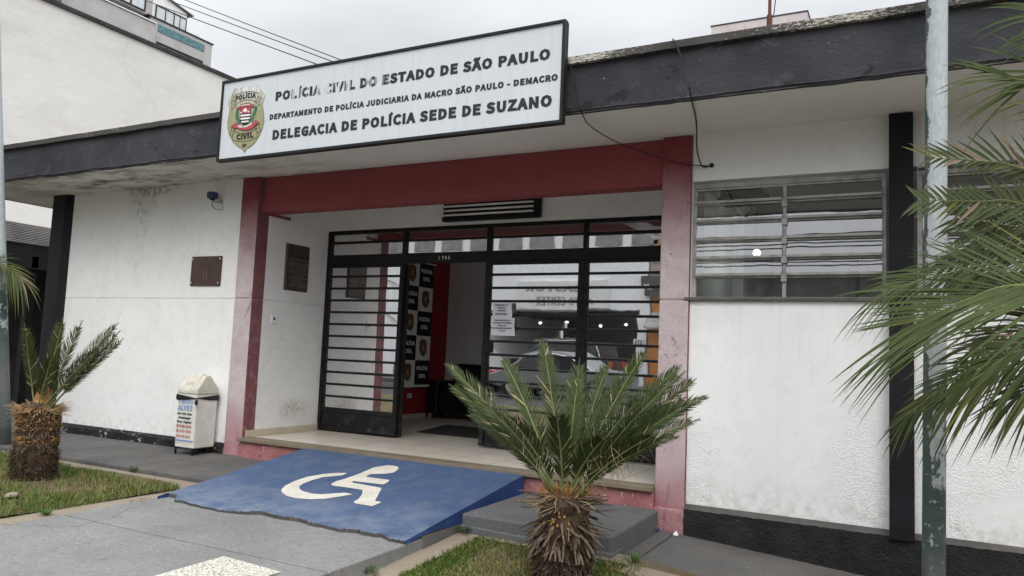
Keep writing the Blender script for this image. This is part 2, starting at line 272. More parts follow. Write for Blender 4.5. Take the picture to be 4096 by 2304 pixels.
M = dict(
 wall=white_wall('white_stucco', bst=.25, mould=1, foot=.42), wallr=white_wall('rough_white_stucco', (.82, .825, .82), bsc=60, bst=.5, foot=.40, smoothpatch=True),
 wallin=white_wall('recess_stucco', (.78, .775, .76), bsc=50, bst=.35, foot=.55), fascia=mat_fascia(), cap=mat_cap(), soffit=mat_soffit(), red=mat_red(), pillar=mat_pillar(), pside=mat_pillar_side(), riser=mat_riser(),
 plinth=mat_plinth('black_rough_plinth', False), plinthp=mat_plinth('black_peeling_plinth', True),
 ledge=simple('grey_plinth_ledge', (.085, .08, .075), .9, var=.3, bump=.3), pil=simple('black_pilaster_paint', (.008, .0085, .011), .65, .25, var=.35, bump=.35, bs=45),
 path=mat_concrete('grey_path_concrete', (.185, .187, .186), (.25, .252, .25), .75, .3), pave=mat_concrete('dark_pavement_concrete', (.085, .085, .085), (.14, .136, .13), .4, .45),
 step=mat_concrete('painted_step_concrete', (.095, .098, .10), (.145, .148, .15), .3, .25), strip=mat_concrete('worn_kerb_concrete', (.235, .195, .145), (.31, .265, .205), .4, .5),
 side=mat_concrete('rough_concrete_edge', (.10, .10, .095), (.17, .165, .155), .6, .5), asphalt=mat_concrete('asphalt', (.045, .045, .047), (.065, .065, .066), .4, .1),
 ground=simple('bare_ground', (.14, .12, .09), .95, var=.3, bump=.3), ramp=mat_ramp(), rampside=simple('dark_blue_side_paint', (.022, .055, .185), .6, var=.35, vs=5, bump=.3, bs=50, fine=.4),
 symbol=NT('x').m, tiles=mat_tiles(), granite=simple('brown_granite', (.20, .165, .115), .5, var=.2, fine=.6, bs=120), skirt=simple('cream_skirting', (.50, .43, .33), .4, var=.1),
 pole=mat_peel_pole(), black=mat_black_metal(), glass=mat_glass('mirror_film_glass', .80, (.62, .65, .65)), glassw=mat_glass('louvre_glass', .15, (.56, .60, .585)),
 grey=simple('grey_window_metal', (.33, .32, .305), .55, var=.3, vs=9, metal=.0, bump=.2), sill=simple('grey_sill', (.10, .095, .09), .7, var=.2),
 sign=NT('y').m, frame=simple('black_sign_frame', (.012, .012, .0125), .55, .25, var=.4, fine=.3), ink=simple('black_lettering', (.016, .017, .018), .5, var=.2),
 soil=mat_soil(), neigh=mat_neighbor(), darkcap=simple('dark_coping', (.035, .033, .032), .8, var=.4), apt=simple('grey_render', (.42, .41, .40), .9, var=.12, vs=1.5, bump=.2, bs=6),
 white=simple('white_paint', (.78, .78, .76), .5, var=.06), dark=simple('dark_recess', (.012, .012, .012), .8), inwall=simple('interior_lilac_wall', (.74, .725, .74), .8, var=.05), inred=simple('interior_red_wall', (.27, .016, .024), .7, var=.1),
 leather=simple('black_leather', (.008, .008, .008), .4, .5, var=.3, bump=.2, bs=90), mat=simple('dark_rubber_mat', (.022, .021, .02), .95, var=.2, fine=.3), pink=simple('pinkish_render', (.48, .43, .43), .9, var=.07, vs=1),
 wire=simple('black_cable', (.012, .012, .012), .5), binl=simple('aged_cream_plastic', (.60, .575, .49), .5, .35, var=.12, vs=9, fine=.15, bs=40), binw=simple('soiled_white_plastic', (.66, .65, .59), .45, .4, var=.1, vs=7, fine=.12, bs=40), bag=simple('black_bin_bag', (.008, .008, .009), .3, .5, bump=.8, bs=30),
 brown=simple('brown_plaque', (.062, .036, .026), .45, .4, var=.25, vs=10), bronze=simple('dark_bronze_plaque', (.028, .016, .012), .45, .45, var=.35, vs=12), gold=simple('dull_brass', (.16, .125, .085), .5, .5, var=.35, vs=40),
 steel=simple('screw_steel', (.55, .54, .52), .4, .5, metal=.6), paper=simple('white_paper', (.72, .71, .76), .8, var=.05, bump=.2, bs=12), blue=simple('blue_plastic', (.012, .03, .10), .35, .5), plate=simple('cream_switch_plate', (.6, .58, .52), .5),
 straw=simple('dry_straw', (.36, .27, .16), .9, var=.35, vs=25), bark=simple('dark_leaf_bases', (.055, .036, .022), .95, var=.5, vs=14, bump=.8, bs=70), barkg=simple('grey_leaf_bases', (.115, .084, .06), .95, var=.45, vs=30, bump=.4), fibre=simple('orange_fibre', (.34, .185, .065), .95, var=.5, vs=22, bump=.8, bs=90),
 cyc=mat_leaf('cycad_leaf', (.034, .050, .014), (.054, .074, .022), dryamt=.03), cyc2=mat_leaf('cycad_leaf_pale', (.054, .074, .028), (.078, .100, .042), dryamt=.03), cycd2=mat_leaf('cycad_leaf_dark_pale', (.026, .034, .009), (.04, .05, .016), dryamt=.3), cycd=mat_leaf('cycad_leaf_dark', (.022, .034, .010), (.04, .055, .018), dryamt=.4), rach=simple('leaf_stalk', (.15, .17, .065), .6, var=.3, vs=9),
 palm=mat_leaf('palm_leaf', (.032, .050, .012), (.062, .084, .022), dryamt=.25, rough=.45), palmg=mat_leaf('palm_leaf_greyish', (.054, .072, .026), (.084, .104, .042), dryamt=.3, rough=.5), palmy=mat_leaf('palm_leaf_yellowed', (.13, .12, .025), (.10, .11, .03)), palmd=mat_leaf('palm_leaf_dry', (.28, .20, .12), (.2, .15, .1)), cane=simple('palm_cane', (.16, .17, .06), .6, var=.3),
 grassa=mat_leaf('grass_blade', (.055, .10, .014), (.095, .15, .022)), grassb=mat_leaf('grass_blade_dry', (.20, .17, .07), (.27, .23, .11)), weed=mat_leaf('weed_leaf', (.05, .11, .02), (.08, .16, .03)),
 rust=simple('rusted_mast', (.12, .045, .03), .8, var=.3), corr=simple('corrugated_sheet', (.27, .26, .25), .7, var=.25, vs=3), teal=simple('teal_mosaic', (.10, .20, .225), .6, var=.45, vs=14), frost=simple('pale_window_glass', (.55, .60, .62), .2, .5, var=.1),
 yellow=simple('yellow_wrapper', (.62, .50, .02), .4, var=.1), navy=simple('navy_wrapper', (.02, .03, .10), .4), orange=simple('orange_render', (.55, .20, .03), .8, var=.1), tan=simple('tan_shutter', (.38, .24, .15), .7), cream=simple('cream_render', (.66, .62, .50), .85, var=.08),
 carsil=simple('silver_car_paint', (.20, .205, .21), .35, .5, var=.05, metal=.2), carblk=simple('black_car_paint', (.015, .016, .018), .2, .6), carwht=simple('grey_car_paint', (.22, .22, .22), .35, .5), carglass=simple('car_glass', (.02, .022, .025), .08, .6), tyre=simple('tyre_rubber', (.015, .015, .015), .9), redl=simple('red_lamp_lens', (.5, .02, .03), .2, .5), chrome=simple('bright_trim', (.75, .75, .75), .15, .6, metal=.9),
 lamp=mat_emit('lit_lamp', (1, .97, .9), 7), lamp2=mat_emit('shop_lamp_glow', (1, .97, .9), 1.6), goldc=None, gred=None, ggreen=None)
def mat_symbol():
    t = NT('white_symbol_paint'); c = t.mix(t.ramp(t.noise(6, 6, .65), .35, .7), (.62, .59, .52), (.5, .47, .41)); c = t.mix(t.mul(t.ramp(t.noise(100, 3), .58, .68), .45), c, (.3, .3, .3)); c = t.mix(t.ramp(t.noise(26, 3), .72, .745), c, (.1, .16, .32))
    t.col(c); t.rough(.8, .3); t.bump(t.noise(90, 4), .35, .006); return t.m
M['symbol'] = mat_symbol()
def mat_worn_white():
    t = NT('worn_white_marking'); n = t.ramp(t.noise(75, 5, .75), .50, .56); c = t.mix(n, (.62, .60, .52), (.16, .15, .14)); t.col(c); t.rough(.9, .2); t.bump(t.noise(110, 4), .5, .008); return t.m
M['worn'] = mat_worn_white()
def mat_sign(name, base, streak=(.42, .42, .40), amt=.35, top=None):
    t = NT(name); c = t.mix(t.ramp(t.noise(2, 4), .3, .7), base, sc3(base, .95))
    st = t.noise(6, 6, .65, t.vec((5, 1, .22))); c = t.mix(t.mul(t.ramp(st, .5, .78), amt), c, streak)
    if top: c = t.mix(t.mul(t.ramp(t.axis('Z'), top[0], top[1], 0, 1), t.ramp(t.noise(9, 6, .7, t.vec((4, 1, .18))), .42, .52)), c, top[2])
    c = t.mix(t.mul(t.ramp(t.noise(40, 2), .75, .77), .6), c, (.3, .3, .28)); t.col(c); t.rough(.45, .4); return t.m
M['sign'] = mat_sign('sign_panel_white', (.56, .595, .62)); M['goldc'] = mat_sign('crest_olive_gold', (.30, .285, .155), (.42, .40, .28), .4, (3.80, 4.06, (.62, .64, .62)))
M['golde'] = mat_sign('crest_edge_gold', (.235, .22, .125), (.35, .33, .22), .3, (3.80, 4.06, (.5, .52, .5)))
M['gred'] = simple('crest_red', (.40, .05, .07), .5, var=.1); M['ggreen'] = simple('crest_green', (.03, .15, .085), .5, var=.35, vs=30); M['bgold'] = simple('badge_gold', (.17, .105, .025), .5, var=.3, vs=14); M['bdark'] = simple('badge_dark', (.035, .02, .01), .5)
def mat_fadeink():
    t = NT('weathered_lettering'); m = t.mul(t.ramp(t.noise(7, 5, .65, t.vec((4, 1, .25))), .50, .56), t.ramp(t.dist((-4.75, 5.24, 3.92), (1, 1, 1)), .35, .75, 1, 0))
    c = t.mix(m, (.017, .018, .019), (.55, .58, .6)); t.col(c); t.rough(.5, .3); return t.m
M['fade'] = mat_fadeink()

# ------------------------------------------------------------------ mesh toolkit
COL = S.collection; W = {}
class MB:
    def __init__(s): s.v = []; s.f = []; s.k = []
    def add(s, vs, fs, k=0):
        n = len(s.v); s.v += [tuple(v) for v in vs]; s.f += [tuple(i+n for i in f) for f in fs]; s.k += [k]*len(fs); return s
    def box(s, x0, x1, y0, y1, z0, z1, k=0):
        return s.add([(x0, y0, z0), (x1, y0, z0), (x1, y1, z0), (x0, y1, z0), (x0, y0, z1), (x1, y0, z1), (x1, y1, z1), (x0, y1, z1)],
                     [(0, 3, 2, 1), (4, 5, 6, 7), (0, 1, 5, 4), (1, 2, 6, 5), (2, 3, 7, 6), (3, 0, 4, 7)], k)
    def hexa(s, b, t, k=0):     # bottom and top rings of equal length
        n = len(b); return s.add(list(b)+list(t), [tuple(range(n))[::-1], tuple(range(n, 2*n))]+[(i, (i+1) % n, n+(i+1) % n, n+i) for i in range(n)], k)
    def prism(s, pts, d, k=0):  # 3D polygon pushed along d
        d = Vector(d); a = [Vector(p) for p in pts]; return s.hexa(a, [p+d for p in a], k)
    def quad(s, a, b, c, d, k=0): return s.add([a, b, c, d], [(0, 1, 2, 3)], k)
    def tube(s, path, r, n=8, k=0, cap=True):
        P = [Vector(p) for p in path]; rs = r if isinstance(r, (list, tuple)) else [r]*len(P); vs = []; fs = []
        up = Vector((0, 0, 1)); prev = None
        for i, p in enumerate(P):
            t = (P[min(i+1, len(P)-1)]-P[max(i-1, 0)]).normalized()
            a = prev if prev is not None else (up if abs(t.z) < .9 else Vector((1, 0, 0)))
            x = (a - t*a.dot(t)).normalized(); y = t.cross(x); prev = x
            for j in range(n):
                q = 2*math.pi*j/n; vs.append(p+(x*math.cos(q)+y*math.sin(q))*rs[i])
        for i in range(len(P)-1):
            for j in range(n): fs.append((i*n+j, i*n+(j+1) % n, (i+1)*n+(j+1) % n, (i+1)*n+j))
        if cap: fs += [tuple(range(n))[::-1], tuple(range((len(P)-1)*n, len(P)*n))]
        return s.add(vs, fs, k)
    def lathe(s, prof, c, n=24, k=0, wob=0):
        vs = []; fs = []
        for i, (r, z) in enumerate(prof):
            for j in range(n):
                q = 2*math.pi*j/n; rr = r*(1+random.uniform(-wob, wob)); vs.append((c[0]+rr*math.cos(q), c[1]+rr*math.sin(q), c[2]+z))
        for i in range(len(prof)-1):
            for j in range(n): fs.append((i*n+j, i*n+(j+1) % n, (i+1)*n+(j+1) % n, (i+1)*n+j))
        fs += [tuple(range(n))[::-1], tuple(range((len(prof)-1)*n, len(prof)*n))]
        return s.add(vs, fs, k)
    def build(s, name, mats, parent=None, bevel=0, smooth=False, seg=2, ang=40):
        me = bpy.data.meshes.new(name); me.from_pydata(s.v, [], s.f); me.update()
        if not isinstance(mats, (list, tuple)): mats = [mats]
        for m in mats: me.materials.append(m if not isinstance(m, str) else M[m])
        for p, k in zip(me.polygons, s.k): p.material_index = k
        if bevel:
            bm = bmesh.new(); bm.from_mesh(me); bmesh.ops.remove_doubles(bm, verts=bm.verts, dist=1e-5)
            es = [e for e in bm.edges if len(e.link_faces) == 2 and e.calc_face_angle(0) > R(ang)]
            bmesh.ops.bevel(bm, geom=es, offset=bevel, segments=seg, profile=.5, affect='EDGES'); bm.to_mesh(me); bm.free()
        if smooth:
            for p in me.polygons: p.use_smooth = True
        return link(name, me, parent)
def link(name, me, parent=None):
    o = bpy.data.objects.new(name, me); COL.objects.link(o); W[o] = Matrix()
    if parent is not None:
        o.parent = parent; o.matrix_parent_inverse = W[parent].inverted()
    return o
def thing(name, label, cat, loc=(0, 0, 0), group=None):
    o = bpy.data.objects.new(name, None); COL.objects.link(o); o.location = loc; o.empty_display_size = .2; W[o] = Matrix.Translation(loc)
    return tag(o, label, cat, group)
def tag(o, label, cat, group=None):
    o['label'] = label; o['category'] = cat
    if group: o['group'] = group
    return o
def struct(o, kind='structure'): o['kind'] = kind; return o
# lettering: a bold sans-serif, one row per character: (character, advance, points x, y, x, y, ... in thousandths, triangles)
GLYPHS = (
(' ', 78, (), ()),
(',', 97, (92,52,52,72,14,59,-2,22,14,-15,20,-18,21,-13,-13,-39,15,-108,86,-53,104,6,17,-16), (6,5,9,9,10,6,10,0,6,1,6,0,9,5,8,7,8,5,4,11,6,3,4,6,2,3,6,6,1,2,5,6,11,7,5,11)),
('-', 121, (-10,60,132,60,132,136,-10,136), (3,0,1,1,2,3)),
('.', 97, (49,-33,85,-18,100,20,85,57,49,72,12,57,-2,20,12,-18), (6,7,0,6,0,1,1,2,6,2,3,6,3,4,6,5,6,4)),
('0', 194, (178,246,97,291,16,246,-9,129,16,12,97,-34,178,12,204,129,97,204,109,196,120,129,109,62,97,53,86,62,75,129,86,196), (5,12,4,12,13,4,3,4,13,14,3,13,3,14,15,2,3,15,6,7,11,7,10,11,10,7,9,7,0,9,8,9,0,1,8,0,12,5,6,6,11,12,2,15,8,8,1,2)),
('1', 194, (146,53,146,283,90,283,64,271,16,259,16,192,62,192,62,53,5,53,5,-26,198,-26,198,53), (8,9,7,6,4,5,10,11,0,7,9,10,10,0,7,6,7,0,1,2,6,2,3,6,4,6,3,6,0,1)),
('2', 194, (105,54,83,53,114,50,160,94,192,186,165,261,91,288,35,275,-25,226,32,170,70,204,84,208,100,201,105,185,82,126,-11,29,-11,-26,203,-26,203,54,118,54), (7,10,11,15,16,1,1,14,15,8,9,10,10,7,8,17,18,2,19,3,0,3,4,13,12,13,4,4,5,12,6,12,5,17,2,16,1,16,2,2,0,1,14,1,0,0,3,14,3,13,14,12,6,11,7,11,6,2,18,19,0,2,19)),
('3', 194, (164,266,92,288,41,277,-19,236,33,175,72,204,89,208,102,204,105,195,99,182,36,166,36,100,106,85,114,69,108,56,89,49,65,55,22,88,-27,26,31,-18,94,-31,170,-6,203,68,180,130,168,137,176,142,194,199), (5,6,2,6,1,2,15,16,19,18,19,16,17,18,16,3,4,5,5,2,3,14,20,21,13,14,21,21,22,13,22,23,13,23,24,13,12,13,24,9,12,24,8,9,24,24,25,8,25,26,8,7,8,26,26,0,7,15,19,20,20,14,15,12,9,11,10,11,9,1,6,7,7,0,1)),
('4', 194, (149,145,93,97,93,-26,175,-26,175,71,209,45,209,122,175,122,175,283,100,283,-19,99,-19,45,94,198,93,175,93,122,89,122,121,170,132,190,111,186,119,45,7,97,93,45,175,45,93,128,93,57), (10,11,20,15,20,1,1,14,15,20,15,13,10,20,13,13,12,10,12,9,10,17,16,0,16,17,18,5,6,4,7,4,6,3,22,19,3,19,2,19,4,1,4,7,0,14,1,0,0,16,14,23,14,16,16,18,13,12,13,18,18,17,12,9,12,17,17,8,9,2,19,21,1,4,0,17,0,7,8,17,7,1,20,24,19,1,24,4,19,22,5,4,22,13,15,23,16,13,23,21,19,24,20,11,21,21,24,20)),
('5', 194, (173,166,101,192,71,188,90,196,90,203,189,203,189,283,14,283,3,123,46,96,76,112,87,114,108,106,116,83,107,58,86,49,63,55,21,87,-28,24,31,-18,94,-32,170,-2,204,83), (10,11,2,15,16,19,18,19,16,17,18,16,9,10,8,10,2,8,7,8,2,14,20,21,21,22,14,22,13,14,13,22,12,22,0,12,1,12,0,5,6,4,15,19,20,20,14,15,12,1,11,2,11,1,3,4,2,7,2,4,4,6,7)),
('6', 194, (181,159,109,187,65,175,75,168,92,194,119,207,127,206,159,180,214,239,160,278,111,288,26,248,-7,123,22,9,105,-33,178,-1,207,78,122,79,115,55,106,50,89,59,80,95,90,105,101,108,116,101,83,180), (12,13,21,21,3,12,3,2,12,11,12,2,14,19,13,19,20,13,21,13,20,3,21,22,22,23,3,11,2,4,6,7,8,9,6,8,15,16,18,17,18,16,24,17,16,16,0,24,10,5,6,6,9,10,19,14,15,15,18,19,24,1,23,3,23,1,5,10,4,11,4,10,1,24,0,3,1,25,2,3,25,4,2,25)),
('7', 194, (204,231,204,283,-9,283,-9,203,99,203,63,133,39,-26,125,-26,144,119), (8,0,4,0,1,4,5,6,7,7,8,5,8,4,5,2,3,4,4,1,2)),
('8', 194, (99,288,29,263,1,197,16,147,25,137,8,122,-12,62,20,-6,98,-32,175,-7,206,60,188,119,172,132,181,144,197,194,170,262,111,176,109,172,94,180,86,197,89,205,98,209,110,204,115,190,115,52,99,47,79,54,72,68,77,86,85,93,108,82,119,62), (7,27,6,5,6,27,8,26,7,27,7,26,5,27,28,4,5,28,28,29,4,29,18,4,3,4,18,18,19,3,2,3,19,19,20,2,1,2,20,31,9,10,10,11,31,12,31,11,9,31,24,31,12,30,17,30,12,16,17,12,12,13,16,23,16,13,13,14,23,22,23,14,14,15,22,0,22,15,9,24,8,24,25,8,26,8,25,30,17,29,18,29,17,22,0,21,20,21,0,1,20,0)),
('9', 194, (173,249,90,290,17,258,-12,178,14,98,85,70,130,82,120,89,102,63,77,50,68,51,34,77,-18,17,35,-21,86,-32,169,11,202,140,73,178,80,202,89,207,106,198,116,163,105,152,93,149,79,155,112,77), (9,10,13,12,13,10,11,12,10,3,4,24,24,17,3,17,18,3,2,3,18,6,15,16,6,16,7,21,7,16,16,0,21,20,21,0,8,14,15,15,6,8,22,23,7,7,21,22,20,0,19,1,19,0,9,13,14,14,8,9,7,23,5,24,5,23,2,18,19,19,1,2,5,24,4,7,5,25,6,7,25,8,6,25)),
(':', 97, (85,57,49,72,12,57,-2,20,12,-18,49,-33,85,-18,100,20,49,214,12,198,-2,161,12,124,49,108,85,124,100,161,85,198), (3,4,5,2,3,1,3,5,6,6,7,3,7,0,3,1,3,0,12,13,11,10,11,13,13,14,10,14,15,10,9,10,15,15,8,9)),
('A', 213, (134,52,158,-26,248,-26,143,283,70,283,-35,-26,53,-26,78,52,109,130,102,130,118,179,106,188,108,149), (5,6,7,7,9,5,4,5,9,9,11,4,10,8,0,1,2,0,10,0,2,2,3,10,0,8,7,9,7,8,11,9,12,10,3,11,4,11,3,10,11,12,8,10,12)),
('B', 230, (227,197,193,265,114,283,9,283,9,-26,120,-26,205,-3,242,74,221,135,209,141,213,145,104,205,135,199,139,190,135,181,103,174,94,174,94,205,147,89,153,76,146,61,109,52,94,52,94,97,110,97), (4,22,23,3,4,23,23,16,3,16,17,3,22,4,5,5,21,22,24,15,23,16,23,15,11,2,17,3,17,2,19,20,6,6,7,19,7,8,19,8,9,19,18,19,9,14,18,9,13,14,9,9,10,13,10,0,13,12,13,0,0,1,12,6,20,5,21,5,20,18,14,24,15,24,14,2,11,12,12,1,2)),
('C', 223, (196,89,155,55,136,51,97,70,81,129,98,187,137,205,153,202,191,173,242,234,187,276,132,288,32,245,-7,128,31,11,129,-32,188,-19,248,29), (15,2,3,15,3,14,13,14,3,4,13,3,13,4,5,12,13,5,5,11,12,6,7,10,16,17,1,17,0,1,8,9,7,10,7,9,2,15,16,16,1,2,11,5,6,6,10,11)),
('D', 241, (248,129,210,244,104,283,9,283,9,-26,106,-26,210,14,143,73,92,53,94,53,94,204,92,204,143,185,160,129,94,54,94,203), (3,4,8,10,2,11,3,8,11,11,2,3,7,5,6,6,0,7,0,13,7,13,0,12,0,1,12,8,4,5,9,8,5,5,7,9,2,10,12,12,1,2,9,7,14,8,9,14,11,8,14,14,15,11,10,11,15,12,10,15)),
('E', 206, (94,54,94,95,191,95,191,175,94,175,94,203,209,203,209,283,9,283,9,-26,213,-26,213,54), (9,0,1,8,9,1,1,4,8,4,5,8,0,9,10,10,11,0,4,1,2,2,3,4,6,7,5,8,5,7)),
('F', 193, (192,89,192,169,94,169,94,203,209,203,209,283,9,283,9,-26,94,-26,94,89), (8,9,7,6,7,9,9,2,6,4,5,3,2,9,0,0,1,2,6,2,3,3,5,6)),
('G', 241, (241,159,105,159,105,80,160,80,160,54,157,53,143,51,97,71,81,129,98,186,142,206,160,202,199,173,249,234,194,275,136,288,33,245,-7,128,32,11,133,-32,192,-21,241,11), (17,18,7,7,8,17,10,15,9,7,18,19,17,8,9,16,17,9,9,15,16,5,6,20,4,5,20,20,21,4,3,4,21,21,0,3,12,13,11,13,14,11,20,6,19,7,19,6,1,2,3,11,14,10,15,10,14,3,0,1)),
('H', 255, (161,95,161,-26,246,-26,246,283,161,283,161,175,94,175,94,283,9,283,9,-26,94,-26,94,95), (9,10,11,8,9,11,11,6,8,6,7,8,0,1,2,2,3,0,5,0,3,3,4,5,6,11,0,0,5,6)),
('I', 103, (9,-26,94,-26,94,283,9,283), (3,0,1,1,2,3)),
('J', 187, (180,283,95,283,95,82,89,56,78,51,69,54,39,88,-27,40,27,-18,85,-32,159,0,180,72), (9,4,8,4,5,8,7,8,5,6,7,5,10,11,3,2,3,11,11,0,2,1,2,0,10,3,9,4,9,3)),
('L', 190, (9,-26,206,-26,206,54,94,54,94,283,9,283), (5,0,3,3,0,1,1,2,3,5,3,4)),
('M', 284, (89,181,86,220,113,0,171,0,217,195,193,143,193,-26,275,-26,275,283,192,283,136,128,142,116,157,102,93,283,9,283,9,-26,90,-26,90,143,193,93,142,145), (0,1,14,14,15,17,0,14,17,14,1,13,4,7,8,4,9,19,4,8,9,3,12,2,12,11,2,2,11,10,1,2,10,12,3,5,3,18,5,4,5,18,7,4,18,6,7,18,10,11,19,11,12,19,12,5,19,5,4,19,1,10,19,13,1,19,15,16,17)),
('N', 253, (90,177,71,184,68,149,170,-26,244,-26,244,283,161,283,161,123,162,81,182,73,83,283,9,283,9,-26,92,-26,92,135,161,117,92,108), (11,12,2,10,1,0,0,1,2,11,2,1,1,10,11,9,3,4,4,5,9,3,9,8,7,15,9,9,5,7,6,7,5,2,12,13,0,2,14,8,14,3,16,3,14,8,9,15,14,8,15,10,0,15,0,14,15,2,13,16,14,2,16)),
('O', 260, (230,245,130,290,30,245,-7,129,30,13,130,-33,230,13,267,129,130,204,163,187,179,129,163,70,130,53,96,70,81,129,96,187), (5,12,4,12,13,4,3,4,13,14,3,13,3,14,15,2,3,15,6,7,11,7,10,11,10,7,9,7,0,9,8,9,0,1,8,0,12,5,6,6,11,12,2,15,8,8,1,2)),
('P', 222, (114,76,197,100,233,182,197,262,112,283,9,283,9,-26,94,-26,94,76,137,197,144,181,137,163,103,155,94,155,94,204,102,204), (7,8,6,12,13,8,6,8,13,5,6,13,13,14,5,11,0,1,1,2,11,2,10,11,10,2,9,2,3,9,4,9,3,12,8,0,0,11,12,9,4,15,14,15,4,5,14,4)),
('Q', 260, (96,187,130,204,163,187,179,129,163,69,130,52,97,69,81,129,-7,130,24,21,97,-23,134,-70,206,-91,234,-88,277,-77,258,-5,213,-11,187,-5,190,-8,237,22,267,130,230,245,130,290,30,245,193,-6), (7,0,8,23,8,0,5,6,10,9,10,6,8,9,6,7,8,6,23,0,1,1,22,23,18,12,16,18,16,24,14,15,13,16,12,13,13,15,16,2,3,20,20,21,2,12,18,11,18,17,11,10,11,17,5,10,17,4,5,17,17,19,4,19,20,4,20,3,4,2,21,1,22,1,21,17,18,24,19,17,24)),
('R', 222, (139,198,145,185,138,169,107,161,94,161,94,204,108,204,94,-26,94,83,99,83,161,-26,258,-26,183,103,211,119,233,186,198,263,119,283,9,283,9,-26), (7,8,18,9,3,4,9,4,8,18,8,4,17,18,4,4,5,17,11,12,10,12,13,2,1,2,13,13,14,1,14,15,1,0,1,15,16,0,15,10,12,9,12,2,9,3,9,2,0,16,6,5,6,16,17,5,16)),
('S', 209, (93,201,111,206,132,202,173,174,223,235,162,277,108,288,33,263,0,194,25,133,69,104,106,88,128,76,132,66,128,57,106,51,79,57,32,91,-22,28,46,-19,108,-31,189,-4,222,67,200,129,153,160,116,176,95,187,91,196), (20,15,19,15,16,19,18,19,16,17,18,16,9,10,26,26,27,9,8,9,27,7,8,27,27,0,7,13,14,21,21,22,13,22,23,13,12,13,23,23,24,12,3,4,2,4,5,2,1,2,5,6,1,5,21,14,20,15,20,14,12,24,11,24,25,11,10,11,25,26,10,25,1,6,0,7,0,6)),
('T', 210, (59,-26,147,-26,147,229,48,240,225,203,225,283,-15,283,-15,203,115,229,63,0,50,203,147,203,109,203), (6,7,3,2,4,5,2,5,3,9,0,1,6,3,5,8,2,3,0,9,10,3,7,10,2,8,11,8,3,10,10,12,8,1,11,9,12,10,9,4,2,11,11,8,12,9,11,12)),
('U', 252, (244,283,161,283,161,109,148,61,126,52,106,60,93,109,93,283,8,283,8,102,40,0,126,-32,213,0,244,102), (11,5,10,9,10,5,5,6,9,8,9,6,6,7,8,12,13,3,2,3,13,13,0,2,0,1,2,12,3,11,3,4,11,5,11,4)),
('V', 201, (149,283,101,77,113,83,54,283,-35,283,63,-26,139,-26,237,283,107,103), (5,1,4,3,4,1,2,6,7,7,0,2,1,5,6,6,2,1,2,0,8,1,2,8,3,1,8)),
('X', 201, (100,57,88,76,98,57,144,-26,240,-26,150,131,234,283,140,283,98,203,89,185,100,208,114,186,62,283,-34,283,51,133,-39,-26,56,-26,100,207,101,209,99,55), (2,1,16,15,16,1,14,15,1,13,14,9,9,12,13,4,5,3,3,5,0,5,6,11,6,7,11,1,2,0,0,5,1,14,1,5,9,14,5,5,11,9,11,8,9,3,0,19,8,11,17,12,9,10,11,7,18,17,11,18,10,17,18,12,10,18,2,16,19,0,2,19)),
('Z', 211, (105,54,219,230,219,283,4,283,4,203,105,203,-8,27,-8,-26,221,-26,221,54), (6,7,0,5,1,2,0,7,8,8,9,0,3,4,5,5,2,3,1,5,0,6,0,5)),
('a', 197, (121,-26,195,-26,195,120,175,193,106,222,52,212,-7,181,31,113,76,137,95,141,107,135,106,139,32,119,-8,52,17,-11,75,-32,120,-21,87,59,111,65,111,60,100,52,86,48,80,50,81,49,101,138,53,125,30,115,81,50), (6,26,12,21,23,15,23,21,27,15,23,14,23,22,14,13,14,22,7,13,22,22,17,7,25,8,12,6,12,8,5,6,8,11,9,24,9,11,4,16,0,1,19,20,16,16,1,19,1,2,19,2,18,19,18,2,10,2,3,10,11,10,3,4,11,3,21,15,16,16,20,21,18,10,17,5,8,9,9,4,5,10,11,24,7,17,25,17,10,24,24,25,17,12,7,25,7,12,26,13,7,26,22,23,27,17,22,27)),
('b', 216, (201,187,126,222,81,211,91,218,90,202,90,305,6,305,6,-26,80,-26,81,-24,78,-22,119,-32,195,4,226,97,99,51,90,56,90,129,102,138,112,140,131,131,138,98,128,60,107,50,91,213,90,213,90,217), (10,8,9,8,10,7,2,16,4,7,10,15,15,16,7,6,7,16,16,2,6,2,5,6,12,13,21,20,21,13,19,20,13,13,0,19,12,21,11,22,11,21,1,18,19,19,0,1,22,14,10,15,10,14,4,16,17,17,18,4,18,1,4,3,25,23,4,1,23,2,4,24,24,23,25,5,2,25,11,22,10)),
('c', 179, (162,77,124,52,113,49,89,61,78,95,89,129,114,141,121,139,154,116,202,179,152,213,107,222,25,188,-9,95,23,2,104,-32,150,-23,205,11), (15,2,3,15,3,14,13,14,3,4,13,3,13,4,5,12,13,5,5,11,12,1,16,17,17,0,1,8,9,7,9,10,7,6,7,10,2,15,16,16,1,2,11,5,6,6,10,11)),
('d', 217, (156,-4,104,48,135,-24,136,-26,211,-26,211,305,127,305,127,205,126,223,140,214,98,222,22,187,-9,95,18,3,94,-32,140,-21,87,60,78,95,89,130,110,141,119,139,127,134,127,61,117,53,107,50,127,222,127,216,126,217), (12,13,16,16,17,12,17,18,12,11,12,18,23,24,1,14,1,13,16,13,1,1,24,16,19,10,18,11,18,10,21,7,20,2,3,15,15,3,4,4,0,15,0,4,22,21,22,4,4,5,21,5,9,21,7,21,9,8,27,25,9,5,6,15,0,1,23,1,0,0,22,23,20,7,19,10,19,7,9,6,25,7,9,26,26,25,27,10,7,27,1,14,15)),
